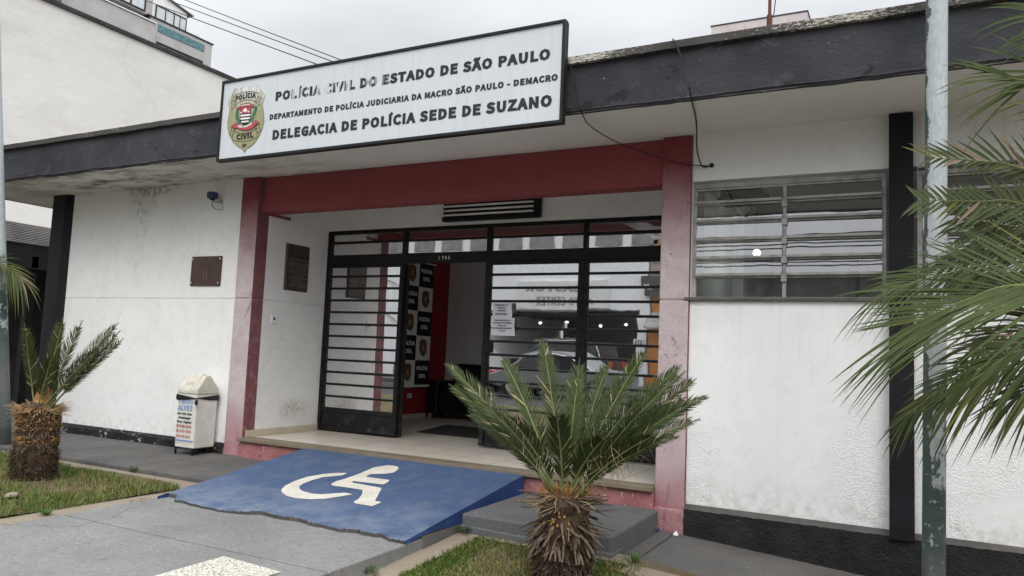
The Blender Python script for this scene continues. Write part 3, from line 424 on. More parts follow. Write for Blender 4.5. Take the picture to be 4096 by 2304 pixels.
('e', 194, (172,71,130,50,116,48,89,59,88,62,202,62,206,109,181,190,103,223,24,187,-9,95,24,2,106,-31,152,-24,207,3,88,134,104,141,117,135,117,136,89,136,154,62,177,62,115,136,93,136), (10,11,4,4,15,10,15,9,10,16,8,19,12,3,11,4,11,3,16,19,23,9,15,19,19,8,9,13,1,2,5,6,0,1,13,14,1,14,20,0,6,17,18,17,6,6,7,18,13,2,12,3,12,2,15,4,17,16,22,18,8,16,18,18,7,8,0,17,20,17,4,20,5,0,21,20,14,21,0,20,21,17,18,22,15,17,23,17,22,23,19,15,23)),
('g', 197, (74,-28,74,-29,75,-28,76,-28,120,-29,134,-31,131,-26,128,-31,100,-39,77,-34,83,44,76,37,99,34,165,58,193,124,186,159,199,140,215,140,215,216,127,216,116,219,92,221,27,197,-3,129,9,85,15,77,12,73,2,40,10,7,9,8,2,1,-10,-40,23,-97,97,-114,184,-90,222,-23,194,35,129,49,92,49,81,52,83,47,109,127,104,114,96,110,88,114,83,127,88,140,96,143,104,140,128,-30,74,-29,136,47), (32,1,31,30,31,1,1,28,30,29,30,28,2,3,11,0,2,11,40,10,38,10,40,11,39,11,40,40,38,39,1,32,9,2,0,50,28,1,0,0,11,28,27,28,11,26,27,11,25,26,11,11,39,25,39,44,25,44,45,25,24,25,45,23,24,45,22,23,45,45,46,22,48,19,47,19,20,47,21,47,20,16,17,15,17,18,15,5,34,35,35,36,5,6,5,36,34,5,33,5,7,33,8,33,7,12,4,6,42,43,37,37,13,42,13,14,42,41,42,14,14,15,41,48,41,15,19,48,15,15,18,19,9,32,33,33,8,9,4,12,3,11,3,12,10,11,12,38,10,12,12,37,38,37,43,38,39,38,43,44,39,43,47,21,46,22,46,21,6,4,49,5,6,49,7,5,49,1,9,50,0,1,50,13,37,51,12,6,51,6,36,51,37,12,51)),
('i', 96, (84,286,48,299,13,286,0,251,13,215,48,202,84,215,98,251,6,-26,90,-26,90,216,6,216,84,216,13,216), (11,8,5,5,4,11,9,10,6,0,1,7,5,8,9,9,6,5,7,1,3,2,3,1,6,10,12,4,5,13,5,6,12,12,13,5,3,13,12,12,7,3,11,4,13)),
('l', 99, (102,45,93,47,90,305,6,305,6,35,18,-12,62,-31,115,-23), (7,0,1,7,1,6,5,6,1,4,5,1,3,4,1,1,2,3)),
('m', 324, (102,137,110,139,116,137,121,113,121,-26,205,-26,205,126,217,137,226,139,231,137,237,113,237,-26,320,-26,320,124,302,195,239,223,191,208,179,197,172,208,121,222,77,209,82,213,81,216,6,216,6,-26,90,-26,90,126), (21,22,20,23,20,22,2,19,1,24,25,26,23,24,26,20,23,26,26,0,20,0,1,20,6,7,17,16,17,7,7,8,16,10,11,12,12,13,10,9,10,13,13,14,9,14,15,9,9,15,8,16,8,15,3,4,5,5,6,3,2,3,6,6,17,2,17,18,2,19,2,18,1,19,20)),
('n', 214, (103,136,114,139,121,136,126,113,126,-26,210,-26,210,124,192,195,128,223,79,209,82,211,81,216,6,216,6,-26,90,-26,90,126), (9,11,12,14,15,13,12,13,15,9,12,15,15,0,9,11,9,10,3,4,5,5,6,3,2,3,6,6,7,2,7,8,2,1,2,8,9,0,1,1,8,9)),
('o', 212, (188,188,106,223,24,188,-9,95,24,2,106,-33,188,2,222,95,106,139,124,130,134,95,124,60,106,51,88,60,78,95,88,130), (5,12,4,12,13,4,3,4,13,14,3,13,3,14,15,2,3,15,6,7,11,7,10,11,10,7,9,7,0,9,8,9,0,1,8,0,12,5,6,6,11,12,2,15,8,8,1,2)),
('p', 217, (91,-30,80,-23,119,-32,195,4,226,97,201,187,126,223,80,211,81,212,80,216,6,216,6,-106,90,-106,90,-15,90,56,90,129,102,138,112,140,131,131,138,98,128,60,107,50,99,51,90,-29,90,-25,91,-25), (7,9,10,1,11,12,25,24,0,13,14,1,11,1,14,10,11,14,14,15,10,7,10,15,9,7,8,3,4,20,19,20,4,18,19,4,4,5,18,3,20,2,21,2,20,6,17,18,18,5,6,2,21,13,21,22,13,14,13,22,7,15,16,16,17,7,17,6,7,1,12,23,23,0,24,13,1,24,2,13,25)),
('r', 136, (104,135,115,139,151,133,167,211,114,222,71,206,79,211,82,216,6,216,6,-26,90,-26,90,114), (6,7,5,8,5,7,1,2,3,1,3,4,9,10,11,8,9,11,5,8,11,11,0,5,0,1,5,1,4,5)),
('s', 164, (152,110,104,133,83,143,82,145,80,141,89,143,101,141,137,119,185,181,129,213,86,222,20,201,-7,141,20,86,66,63,89,52,91,48,92,50,82,47,62,51,20,78,-27,14,34,-22,84,-31,152,-9,180,52,85,142,90,49), (2,3,4,23,18,22,18,19,22,21,22,19,20,21,19,14,4,13,12,13,4,11,12,4,4,3,11,15,27,17,17,16,24,24,25,17,25,0,17,7,8,6,8,9,6,5,6,9,10,5,9,24,16,23,18,23,16,15,1,14,4,14,1,3,2,5,5,10,3,11,3,10,15,17,0,1,15,0,4,1,26,2,4,26,5,2,26,16,17,27,18,16,27)),
('t', 132, (75,42,101,49,98,50,96,61,96,138,147,138,147,216,96,216,96,270,19,270,15,215,-17,213,-17,155,7,17,88,-31,115,-28,159,-16,140,57,121,138,70,190,64,166,12,56,24,6,31,96,20,21,24,7,24,7,28,23,43,81), (11,12,10,10,12,20,20,19,10,5,6,18,18,6,7,1,2,0,2,3,0,19,20,4,4,18,19,18,7,19,10,19,7,9,10,7,7,8,9,3,4,0,20,12,23,4,20,0,15,16,17,13,25,24,14,15,17,0,20,28,14,17,27,25,22,26,24,25,27,25,26,27,26,14,27,23,21,28,21,24,27,27,28,21,20,23,28)),
('°', 130, (119,274,65,296,11,274,-12,218,11,161,65,140,119,162,142,218,65,222,66,222,67,218,66,214,65,214,64,214,63,218,64,222), (5,12,13,5,13,4,3,4,13,14,3,13,3,14,15,2,3,15,1,8,9,6,7,11,7,10,11,10,7,9,7,0,9,1,9,0,6,11,5,12,5,11,8,1,15,2,15,1)),
('·', 350, (175,198,129,179,110,133,129,87,175,68,221,87,240,133,221,179), (2,3,4,6,7,0,5,6,4,2,4,6,6,0,2,1,2,0)),
('À', 213, (134,52,158,-26,248,-26,143,283,70,283,-35,-26,53,-26,78,52,109,130,102,130,118,179,106,188,69,377,16,313,116,238,164,290,108,149,67,275,147,271), (5,6,7,7,9,5,12,13,4,0,10,8,1,2,0,10,0,2,0,8,7,9,7,8,11,9,16,10,14,11,14,3,4,12,4,3,3,15,12,10,2,18,5,9,17,10,11,16,8,10,16,4,13,17,14,4,17,11,14,17,9,11,17,3,14,18,14,10,18,15,3,18)),
('Á', 213, (134,52,158,-26,248,-26,143,283,70,283,-35,-26,53,-26,78,52,109,130,102,130,118,179,106,188,143,377,49,291,96,238,196,313,108,149,66,272,146,275), (5,6,7,7,9,5,10,8,0,1,2,0,10,0,2,15,12,3,0,8,7,9,7,8,11,9,16,14,11,10,10,2,18,4,14,3,3,12,4,13,4,12,5,9,17,10,11,16,8,10,16,4,13,17,14,4,17,11,14,17,9,11,17,3,14,18,14,10,18,15,3,18)),
('Â', 213, (134,52,158,-26,248,-26,143,283,70,283,-35,-26,53,-26,78,52,109,130,102,130,118,179,106,188,149,240,203,280,134,354,78,354,10,280,63,240,106,276,108,149,156,245,57,245), (5,6,7,7,9,17,9,11,17,4,15,16,0,10,8,1,2,0,12,3,18,15,4,14,3,13,14,0,8,7,9,7,8,11,9,19,10,12,11,17,11,12,12,18,17,4,17,18,10,0,2,2,20,12,12,10,2,18,3,4,3,14,4,5,7,17,21,5,17,10,11,19,8,10,19,3,12,20,13,3,20,4,16,21,17,4,21)),
('Ã', 213, (102,130,118,179,106,188,109,130,136,354,126,326,135,331,121,338,76,357,27,335,2,258,77,252,86,280,77,275,91,268,136,249,185,271,210,349,70,283,-35,-26,53,-26,78,52,134,52,158,-26,248,-26,143,283,108,149,129,334,83,272,60,253,152,256), (9,10,18,18,8,9,11,14,28,19,20,21,18,10,29,11,13,18,13,12,18,1,3,22,30,16,25,23,24,22,1,22,24,6,5,25,25,16,6,16,17,6,17,4,6,22,3,21,0,21,3,2,0,26,1,15,2,11,2,15,14,11,15,15,25,14,12,14,25,8,18,7,1,2,26,3,1,26,6,4,27,5,6,27,7,5,27,13,11,28,12,13,28,14,12,28,11,18,29,21,0,19,2,11,29,29,19,0,0,2,29,15,1,30,1,24,30,25,15,30,18,12,25,25,5,18,5,7,18)),
('Ç', 223, (196,89,155,55,136,51,97,70,81,129,98,187,137,205,153,202,191,173,242,234,187,276,132,288,32,245,-7,128,28,15,90,-16,73,-50,116,-63,109,-52,116,-43,67,-52,80,-120,164,-101,194,-55,177,-15,170,-12,165,-25,194,-15,248,29,75,-51,179,-20), (18,17,19,16,29,15,15,3,14,13,14,3,4,13,3,13,4,5,12,13,5,5,11,12,25,1,2,26,22,23,23,30,26,25,26,24,24,27,25,1,25,27,27,28,1,28,0,1,8,9,7,9,10,7,6,7,10,17,21,22,22,26,17,19,17,26,15,19,26,26,25,15,25,2,15,3,15,2,11,5,6,6,10,11,17,18,29,18,19,29,19,15,29,21,17,29,20,21,29,24,26,30,27,24,30)),
('É', 206, (94,203,209,203,209,283,9,283,9,-26,213,-26,213,54,94,54,94,95,191,95,191,175,94,175,56,291,103,238,203,313,150,377,63,283,163,283), (4,7,8,3,4,8,8,11,3,11,0,3,7,4,5,5,6,7,11,8,9,9,10,11,1,2,13,14,15,12,13,0,1,0,13,3,16,3,13,13,2,17,16,13,17,12,16,17,14,12,17)),
('Ê', 206, (157,240,210,280,142,354,85,354,17,280,71,240,113,276,94,95,191,95,191,175,94,175,94,203,209,203,209,283,9,283,9,-26,213,-26,213,54,94,54,209,279,209,281,207,283,20,283), (18,7,15,14,15,7,7,10,14,4,14,10,5,4,10,10,11,5,18,15,16,16,17,18,10,7,8,8,9,10,0,6,11,5,11,6,4,5,6,19,1,20,12,0,11,0,12,19,2,3,21,0,19,20,6,0,20,20,13,21,4,6,22,6,20,21,21,22,6,3,22,21,14,4,22)),
('Í', 103, (41,237,141,313,89,377,-5,291,9,283,9,-26,94,-26,94,283,9,275,94,277), (3,8,4,7,1,2,0,5,6,4,0,7,7,2,4,3,4,2,1,7,9,0,4,8,5,0,8,0,6,9,7,0,9)),
('Ú', 252, (106,60,93,109,93,283,8,283,8,102,40,0,126,-32,213,0,244,102,244,283,161,283,161,109,148,61,126,52,69,291,116,237,216,313,163,377,76,283,93,263,161,271,177,283), (6,0,5,4,5,0,0,1,4,7,8,12,11,12,8,8,9,11,16,17,10,7,12,6,12,13,6,0,6,13,2,15,10,10,17,2,14,2,17,3,4,1,1,19,3,11,9,20,2,14,18,2,18,19,18,3,19,15,2,19,10,15,20,10,20,21,9,21,20,16,10,21)))
_G = {}
for ch, adv, q, tr in GLYPHS:
    _G[ch] = (adv/1000, [(q[k]/1000, q[k+1]/1000) for k in range(0, len(q), 2)], [tuple(tr[k:k+3]) for k in range(0, len(tr), 3)])
def text_geo(s, bold=0., shear=0.):
    vs, fs, x = [], [], 0
    for ch in s:
        adv, v, t = _G[ch]; n = len(vs); vs += [(x+a+shear*b, b) for a, b in v]; fs += [tuple(i+n for i in f) for f in t]; x += adv+.04
    return vs, fs
def text(mb, s, o, u, v, w, h=None, bold=.02, k=0, shear=0., arc=None, cap=None):
    """lay the line s with its lower left at o, running along u for width w, cap height h along v"""
    vs, fs = text_geo(s, bold, shear)
    x0 = min(a for a, b in vs); x1 = max(a for a, b in vs)
    ref, _ = text_geo('H'); hc = max(b for a, b in ref); yb = min(b for a, b in ref)
    o, u, v = Vector(o), Vector(u), Vector(v); out = []
    for a, b in vs:
        t = (a-x0)/(x1-x0); yy = (b-yb)/(hc-yb)*h
        if arc: yy += arc*(4*t*(1-t))
        out.append(o+u*(t*w)+v*yy)
    mb.add(out, fs, k)
def poly2(mb, pts, y, k=0, t=.0015):  # polygon in the XZ plane facing -Y
    mb.prism([(a, y, b) for a, b in pts], (0, -t, 0), k)
def tri_fix(o):
    bm = bmesh.new(); bm.from_mesh(o.data); bmesh.ops.triangulate(bm, faces=[f for f in bm.faces if len(f.verts) > 4]); bmesh.ops.recalc_face_normals(bm, faces=bm.faces); bm.to_mesh(o.data); bm.free(); return o
def bez(a, b, c, n):
    a, b, c = Vector(a), Vector(b), Vector(c); return [(1-t)**2*a+2*t*(1-t)*b+t*t*c for t in [i/n for i in range(n+1)]]
def jag(x0, x1, n, amp): return [x0+(x1-x0)*i/n for i in range(n+1)], [random.uniform(-amp, amp) for i in range(n+1)]

# ================================================================== GROUND (setting)
def zR(x, y): return .195+.06*(y-5.1)-.075*max(0, x+1.8)
MB().box(-60, 60, -60, 60, -.3, -.02).build('ground', 'ground'); struct(bpy.data.objects['ground'])
struct(MB().box(-60, 60, -10.4, -2.2, -.2, .02).build('road', 'asphalt'))
struct(MB().box(-60, 60, -14, -10.4, -.2, .16).build('far_pavement', 'pave'))
struct(MB().box(-60, 60, -2.2, -1.4, -.2, .17).build('front_pavement', 'path'))
m = MB()
def slab(m, x0, x1, y0, y1, zf, zb, k=0, d=.35):
    m.hexa([(x0, y0, -.1), (x1, y0, -.1), (x1, y1, -.1), (x0, y1, -.1)], [(x0, y0, zf), (x1, y0, zf), (x1, y1, zb), (x0, y1, zb)], k)
for y0, y1 in ((-1.4, .896), (.908, 3.629), (3.641, 4.62)):
    slab(m, -5.6, -3.055, y0, y1, .235+.012*(y0-3.6), .235+.012*(y1-3.6))
for yj in (.903, 3.6355): m.box(-5.595, -3.06, yj-.02, yj+.02, .1, .2305+.012*(yj-3.6), 1)
struct(m.build('path', ['path', 'ledge'], bevel=.008))
m = MB(); slab(m, -5.83, -5.607, -1.4, 5.09, .218, .232); slab(m, -11.5, -5.607, 4.80, 5.113, .238, .246)
struct(m.build('kerb_strip', 'strip', bevel=.01))
m = MB()                                    # soil under the lawn beside the left pole
N_ = 40
def grid(m, x0, x1, y0, y1, nx, ny, fz, k=0):
    vs = [(x0+(x1-x0)*i/nx, y0+(y1-y0)*j/ny, fz(x0+(x1-x0)*i/nx, y0+(y1-y0)*j/ny)) for j in range(ny+1) for i in range(nx+1)]
    m.add(vs, [(j*(nx+1)+i, j*(nx+1)+i+1, (j+1)*(nx+1)+i+1, (j+1)*(nx+1)+i) for j in range(ny) for i in range(nx)], k)
def zL(x, y): return .245+.012*math.sin(x*3.1+y*2)*math.cos(y*2.3)-.01*max(0, x+6.0)/.2*.5
grid(m, -13, -5.82, -1.4, 4.98, 60, 50, zL); struct(m.build('soil', 'soil', smooth=True))
m = MB(); grid(m, -3.05, 3.0, -1.4, 5.2, 50, 40, lambda x, y: zR(x, y)-.004+.008*math.sin(x*5+y*3)); struct(m.build('soil', 'soil', smooth=True))
m = MB()                                    # worn concrete strip along the path and in front of the step
def stripgrid(x0, x1, y0, y1, n): grid(m, x0, x1, y0, y1, n, n, lambda x, y: zR(x, y)+.012)
stripgrid(-3.056, -2.86, -1.4, 5.2, 16); stripgrid(-2.859, -1.7, 5.02, 5.2, 8); stripgrid(-1.7, 3.0, 4.85, 5.06, 8)
struct(m.build('kerb_strip', 'strip'))
m = MB()                                    # pavement in front of the long white wall, left
for x0, x1 in ((-11.5, -8.258), (-8.24, -6.911), (-6.893, -5.6)):
    slab(m, x0, x1, 5.12, 6.275, .287, .318)
for xj in (-8.249, -6.9025): m.box(xj-.012, xj+.012, 5.14, 6.25, .1, .285, 1)
struct(m.build('pavement', ['pave', 'dark'], bevel=.014, seg=3))
m = MB()                                    # sloping pavement, right
def zP(x): return .185-.075*(x+1.75)
for x0, x1 in ((-1.842, -1.729), (-1.711, .35), (.364, 3.2)):
    m.hexa([(x0, 5.06, -.1), (x1, 5.06, -.1), (x1, 6.28, -.1), (x0, 6.28, -.1)], [(x0, 5.06, zP(x0)-.01), (x1, 5.06, zP(x1)-.01), (x1, 6.28, zP(x1)), (x0, 6.28, zP(x0))])
for xj in (-1.719, .353): m.box(xj-.012, xj+.012, 5.08, 6.25, -.1, zP(xj)-.014, 1)
struct(m.build('pavement', ['pave', 'dark'], bevel=.010))
m = MB(); m.quad((-3.79, 1.6, .216), (-3.27, 1.6, .216), (-3.27, 3.47, .239), (-3.79, 3.515, .239)); struct(m.build('road_marking', 'worn'))
struct(MB().box(-40, -10.45, 4.97, 30, -.1, .255).build('alley_floor', 'pave'))

# ================================================================== POLICE STATION
PS = thing('police_station', 'single storey white police station with dark grey fascia and red entrance pillars', 'building', (-4.2, 6.24, .3))
def part(m, name, mat, parent=PS, **k): return m.build(name, mat, parent, **k)
# --- walls
m = MB()
m.box(-10.03, -6.862, 6.27, 6.45, .25, 2.056).box(-10.03, -6.862, 6.27, 6.45, 2.066, 3.45).box(-10.03, -6.862, 6.278, 6.44, 2.05, 2.07)
part(m, 'wall', 'wall')
part(MB().box(-1.648, -.17, 6.27, 6.45, .1, 2.056), 'wall', 'wallr'); part(MB().box(-1.648, -.17, 6.27, 6.42, 3.055, 3.45), 'wall', 'wall')
m = MB(); m.box(-.01, 9.0, 6.27, 6.45, -.4, 2.056).box(-.01, 9.0, 6.27, 6.42, 3.055, 3.45).box(1.6, 1.9, 6.27, 6.43, 2.056, 3.055).box(4.6, 9, 6.27, 6.43, 2.056, 3.055)
part(m, 'wall', 'wallr')
m = MB(); m.box(-10.38, -10.2, 6.4, 13, .2, 3.45).box(-10.38, 9, 12.8, 13, .2, 3.45).box(8.8, 9, 6.4, 13, -.3, 3.45); part(m, 'wall', 'wall')
# recess walls
m = MB(); m.box(-6.84, -6.59, 6.42, 7.44, .3, 2.056).box(-6.84, -6.59, 6.42, 7.44, 2.066, 3.45).box(-6.83, -6.598, 6.42, 7.44, 2.04, 2.08); part(m, 'wall', 'wallin')
m = MB(); m.box(-6.84, -1.65, 7.44, 7.62, 3.015, 3.45); part(m, 'wall', 'wallin')
m = MB(); m.box(-1.9, -1.65, 6.44, 8.0, .3, 3.45); part(m, 'wall', 'wallin')
# --- pillars
def pillar(x0, x1, zb, rough):
    m = MB(); m.box(x0, x1, 6.24, 6.42, zb, 2.056).box(x0, x1, 6.24, 6.42, 2.064, 3.449).box(x0+.006, x1-.006, 6.246, 6.415, 2.05, 2.07)
    if rough: m.box(x0-.012, x1+.008, 6.222, 6.42, zb-.1, .366)
    o = m.build('pillar', ['pillar', 'pside'], PS, bevel=.012)
    for p in o.data.polygons:
        if abs(p.normal.x) > .75: p.material_index = 1
pillar(-6.858, -6.588, .25, False); pillar(-1.9, -1.65, .1, True)
m = MB(); m.box(-6.588, -1.9, 6.305, 6.5, 3.05, 3.449); part(m, 'beam', 'red', bevel=.008)
m = MB(); m.box(-6.588, -6.573, 6.302, 6.75, 3.03, 3.06).box(-6.588, -6.57, 6.30, 6.304, 3.05, 3.445); part(m, 'trim', 'red')
# pilasters
m = MB(); m.box(-10.386, -10.107, 6.2, 6.4, .25, 2.054).box(-10.386, -10.107, 6.2, 6.4, 2.062, 3.449).box(-10.38, -10.11, 6.206, 6.39, 2.05, 2.07)
m.hexa([(-10.107, 6.2, .25), (-10.03, 6.272, .25), (-10.03, 6.4, .25), (-10.107, 6.4, .25)], [(-10.107, 6.2, 3.449), (-10.03, 6.272, 3.449), (-10.03, 6.4, 3.449), (-10.107, 6.4, 3.449)])
part(m, 'pilaster', 'pil', bevel=.004)
m = MB(); m.box(-.171, -.012, 6.19, 6.45, .36, 3.449); part(m, 'pilaster', 'pil', bevel=.006)
# --- plinths
def rough_plinth(x0, x1, yb, zb0, zb1, zt, mat, amp=.006, ledge=True):
    n = int((x1-x0)/.03); m = MB(); rows = []
    for j in range(9):
        r = []
        for i in range(n+1):
            x = x0+(x1-x0)*i/n; zb = zb0+(zb1-zb0)*i/n-.04; z = zb+(zt-zb)*j/8
            e = amp*1.2*math.sin(x*37+j*1.3)+random.uniform(-amp, amp)
            r.append((x, yb-abs(e)*.9, z+(random.uniform(-.4, .4)*amp if 0 < j < 8 else (random.uniform(-.7, .3)*amp if j == 8 else 0))))
        rows.append(r)
    vs = [p for r in rows for p in r]
    m.add(vs, [(j*(n+1)+i, j*(n+1)+i+1, (j+1)*(n+1)+i+1, (j+1)*(n+1)+i) for j in range(8) for i in range(n)])
    part(m, 'plinth', mat, smooth=True)
    m = MB(); top = rows[-1]
    vs = [(p[0], p[1], p[2]) for p in top]+[(p[0], 6.272, zt+(.035 if ledge else .03)) for p in top]
    m.add(vs, [(i, i+1, n+2+i, n+1+i) for i in range(n)]); return m
part(rough_plinth(-1.65, -.172, 6.222, .17, .055, .382, 'plinth'), 'plinth_ledge', 'ledge')
part(rough_plinth(-.172, 5, 6.224, .06, -.35, .378, 'plinth'), 'plinth_ledge', 'ledge')
part(rough_plinth(-10.03, -6.86, 6.235, .31, .30, .40, 'plinthp', .012), 'plinth_ledge', 'plinthp')
# --- roof slab, soffit, fascia
m = MB(); m.box(-11.43, -3.3, 5.40, 13.2, 3.462, 3.86).box(-1.8, 9.2, 5.40, 13.2, 3.462, 3.86).box(-3.3, -1.8, 5.40, 9.2, 3.462, 3.86).box(-3.3, -1.8, 10.5, 13.2, 3.462, 3.86); part(m, 'roof', 'darkcap')  # unseen opening between the rear boxes, added to let daylight into the lobby
m = MB(); grid(m, -11.43, 9.2, 7.7, 5.375, 80, 20, lambda x, y: 3.45); part(m, 'soffit', 'soffit')
m = MB(); n = 240
vs = []; fs = []
for i in range(n+1):
    x = -11.44+(20.7)*i/n
    e = .006*math.sin(x*5.1)+random.uniform(-.006, .006)
    vs += [(x, 5.377+.003*math.sin(x*3), 3.844), (x, 5.371+.003*math.sin(x*4), 3.476+e*.3), (x, 5.366, 3.466+e*.5), (x, 5.385, 3.441+e), (x, 5.41, 3.447)]
for i in range(n):
    for j in range(4): fs.append((i*5+j, i*5+5+j, i*5+6+j, i*5+1+j))
m.add(vs, [f[::-1] for f in fs]); m.box(-11.44, -11.40, 5.38, 13.2, 3.445, 3.844); part(m, 'fascia', 'fascia')
m = MB(); n = 150; vs = []; fs = []
for i in range(n+1):
    x = -11.46+(20.74)*i/n; e = random.uniform(-.004, .004)
    vs += [(x, 5.41, 3.838), (x, 5.335+e, 3.838+e), (x, 5.332+e, 3.893+e), (x, 5.56, 3.899)]
for i in range(n):
    for j in range(3): fs.append((i*4+j, i*4+4+j, i*4+5+j, i*4+1+j))
m.add(vs, [f[::-1] for f in fs]); part(m, 'cap', 'cap')
# --- recess floor, riser, granite edge, skirting
m = MB(); m.box(-6.59, -1.9, 6.36, 7.47, .3, .522); part(m, 'porch_floor', 'tiles')
m = MB(); m.box(-6.588, -1.9, 6.165, 6.359, .488, .524); part(m, 'granite_edge', 'granite', bevel=.004)
m = MB(); m.box(-6.588, -1.9, 6.2, 6.35, .1, .487); part(m, 'riser', 'riser')
m = MB(); m.box(-6.589, -6.578, 6.285, 6.95, .524, .595).box(-6.589, -6.578, 6.953, 7.44, .524, .595); part(m, 'skirting', 'skirt')
# --- interior
m = MB(); m.box(-6.86, -1.6, 7.47, 10.75, .3, .52); part(m, 'interior_floor', 'tiles')
m = MB(); m.box(-7.0, -6.84, 7.6, 10.72, .5, 3.3); part(m, 'interior_wall', 'inred')
m = MB(); m.box(-7.0, -1.5, 10.72, 10.85, .5, 3.3).box(-1.6, -1.5, 7.7, 10.72, .5, 3.3); part(m, 'interior_wall', 'inwall')
m = MB(); m.box(-7.0, -3.3, 7.6, 10.8, 3.28, 3.46).box(-3.3, -1.5, 7.6, 9.2, 3.28, 3.46).box(-3.3, -1.5, 10.5, 10.8, 3.28, 3.46).box(-1.8, -1.5, 9.2, 10.5, 3.28, 3.46); part(m, 'interior_ceiling', 'inwall')  # same added opening continues through the ceiling to brighten the lobby
m = MB(); m.box(-6.84, -6.826, 7.65, 10.2, .522, .59); part(m, 'skirting', 'skirt')
m = MB(); m.box(-6.84, -6.828, 9.68, 9.80, .83, .905); part(m, 'socket_plate', 'plate', bevel=.003)
# --- entrance screen
Yg = 7.47
ES = part(MB().box(-6.585, -1.9, Yg-.03, Yg+.03, 2.968, 3.012).box(-6.585, -1.9, Yg-.035, Yg+.03, 2.585, 2.705).box(-6.585, -6.54, Yg-.03, Yg+.03, 2.7, 2.97)
    .box(-5.435, -5.388, Yg-.03, Yg+.03, 2.7, 2.97).box(-4.275, -4.222, Yg-.03, Yg+.03, 2.7, 2.97).box(-3.105, -3.06, Yg-.03, Yg+.03, 2.7, 2.97)
    .box(-6.54, -5.435, Yg-.02, Yg+.02, 2.848, 2.878).box(-5.388, -4.275, Yg-.02, Yg+.02, 2.848, 2.872).box(-4.222, -3.105, Yg-.02, Yg+.02, 2.848, 2.872).box(-3.06, -1.9, Yg-.02, Yg+.02, 2.838, 2.872), 'screen_frame', 'black', bevel=.004)
def panes(m, x0, x1, z0, z1, Y, tilt):
    a = tilt*(z1-z0); w = random.uniform(-.0012, .0012)
    m.quad((x0, Y+w, z0), (x1, Y-w, z0), (x1, Y-a-w, z1), (x0, Y-a+w, z1))
m = MB()
for x0, x1 in ((-6.54, -5.435), (-5.388, -4.275), (-4.222, -3.105), (-3.06, -1.9)):
    panes(m, x0, x1, 2.705, 2.85, Yg+.004, .002); panes(m, x0, x1, 2.872, 2.968, Yg+.004, .002)
m.build('pane', 'glass', ES)
def leaf(x0, x1, stile, name='door_leaf', lock=False):
    m = MB(); y0, y1 = Yg-.025, Yg+.02
    m.box(x0, x0+stile, y0, y1, .545, 2.583).box(x1-stile, x1, y0, y1, .545, 2.583).box(x0+stile, x1-stile, y0, y1, .545, .585).box(x0+stile, x1-stile, y0, y1, .765, .812).box(x0+stile, x1-stile, y0, y1, 2.548, 2.583)
    o = part(m, name, 'black', bevel=.004)
    m = MB(); m.box(x0+stile, x1-stile, Yg-.008, Yg+.008, .586, .764); m.build('kick_panel', 'black', o)
    zs = [2.438-.1485*i for i in range(11)]
    for z in zs:
        if z > .85:
            m = MB(); m.hexa([(x0+.008, y0-.012, z-.011), (x1-.008, y0-.012, z-.011), (x1-.008, Yg+.002, z-.016), (x0+.008, Yg+.002, z-.016)], [(x0+.008, y0-.012, z+.008), (x1-.008, y0-.012, z+.008), (x1-.008, Yg+.002, z+.014), (x0+.008, Yg+.002, z+.014)]); m.build('bar', 'black', o)
    m = MB(); e = [2.548]+zs[:-1]+[.812]
    for a, b in zip(e[:-1], e[1:]): panes(m, x0+stile, x1-stile, b+.002, a-.002, Yg+.006, .007+random.uniform(-.0025, .0025))
    m.build('pane', 'glass', o)
    if lock: MB().box(x0+.03, x0+.115, y0-.004, y1, 1.565, 1.70).build('lock_box', 'black', o, bevel=.008)
    return o
leaf(-6.585, -5.41, .045); leaf(-4.28, -3.085, .065, lock=True); leaf(-3.084, -1.9, .04)
m = MB(); m.box(-5.432, -5.388, Yg+.05, Yg+.09, .53, 2.583).box(-5.52, -5.433, Yg+.055, Yg+.085, .8, 2.5).box(-6.5, -5.433, Yg+.055, Yg+.085, .53, .8).box(-6.5, -5.433, Yg+.055, Yg+.085, 2.5, 2.583); part(m, 'sliding_leaf', 'black', bevel=.004)
m = MB()
for i, ch in enumerate('1762'): text(m, ch, (-4.905+i*.043, Yg-.037, 2.618), (1, 0, 0), (0, 0, 1), .024 if ch != '1' else .012, .04, bold=.01)
m.build('house_number', 'plate', ES)
# --- vent grille above the door
VG = MB().box(-4.84, -3.60, 7.38, 7.44, 3.05, 3.30); VG.box(-4.845, -3.64, 7.366, 7.3795, 3.052, 3.1).box(-3.66, -3.598, 7.366, 7.3795, 3.1, 3.3)
VG = part(VG, 'vent_grille', 'black', bevel=.004)
for z in (3.113, 3.164, 3.214, 3.262): MB().tube([(-4.825, 7.368, z+.008), (-3.67, 7.368, z+.008)], .0125, 8).build('slat', 'white', VG, smooth=True)
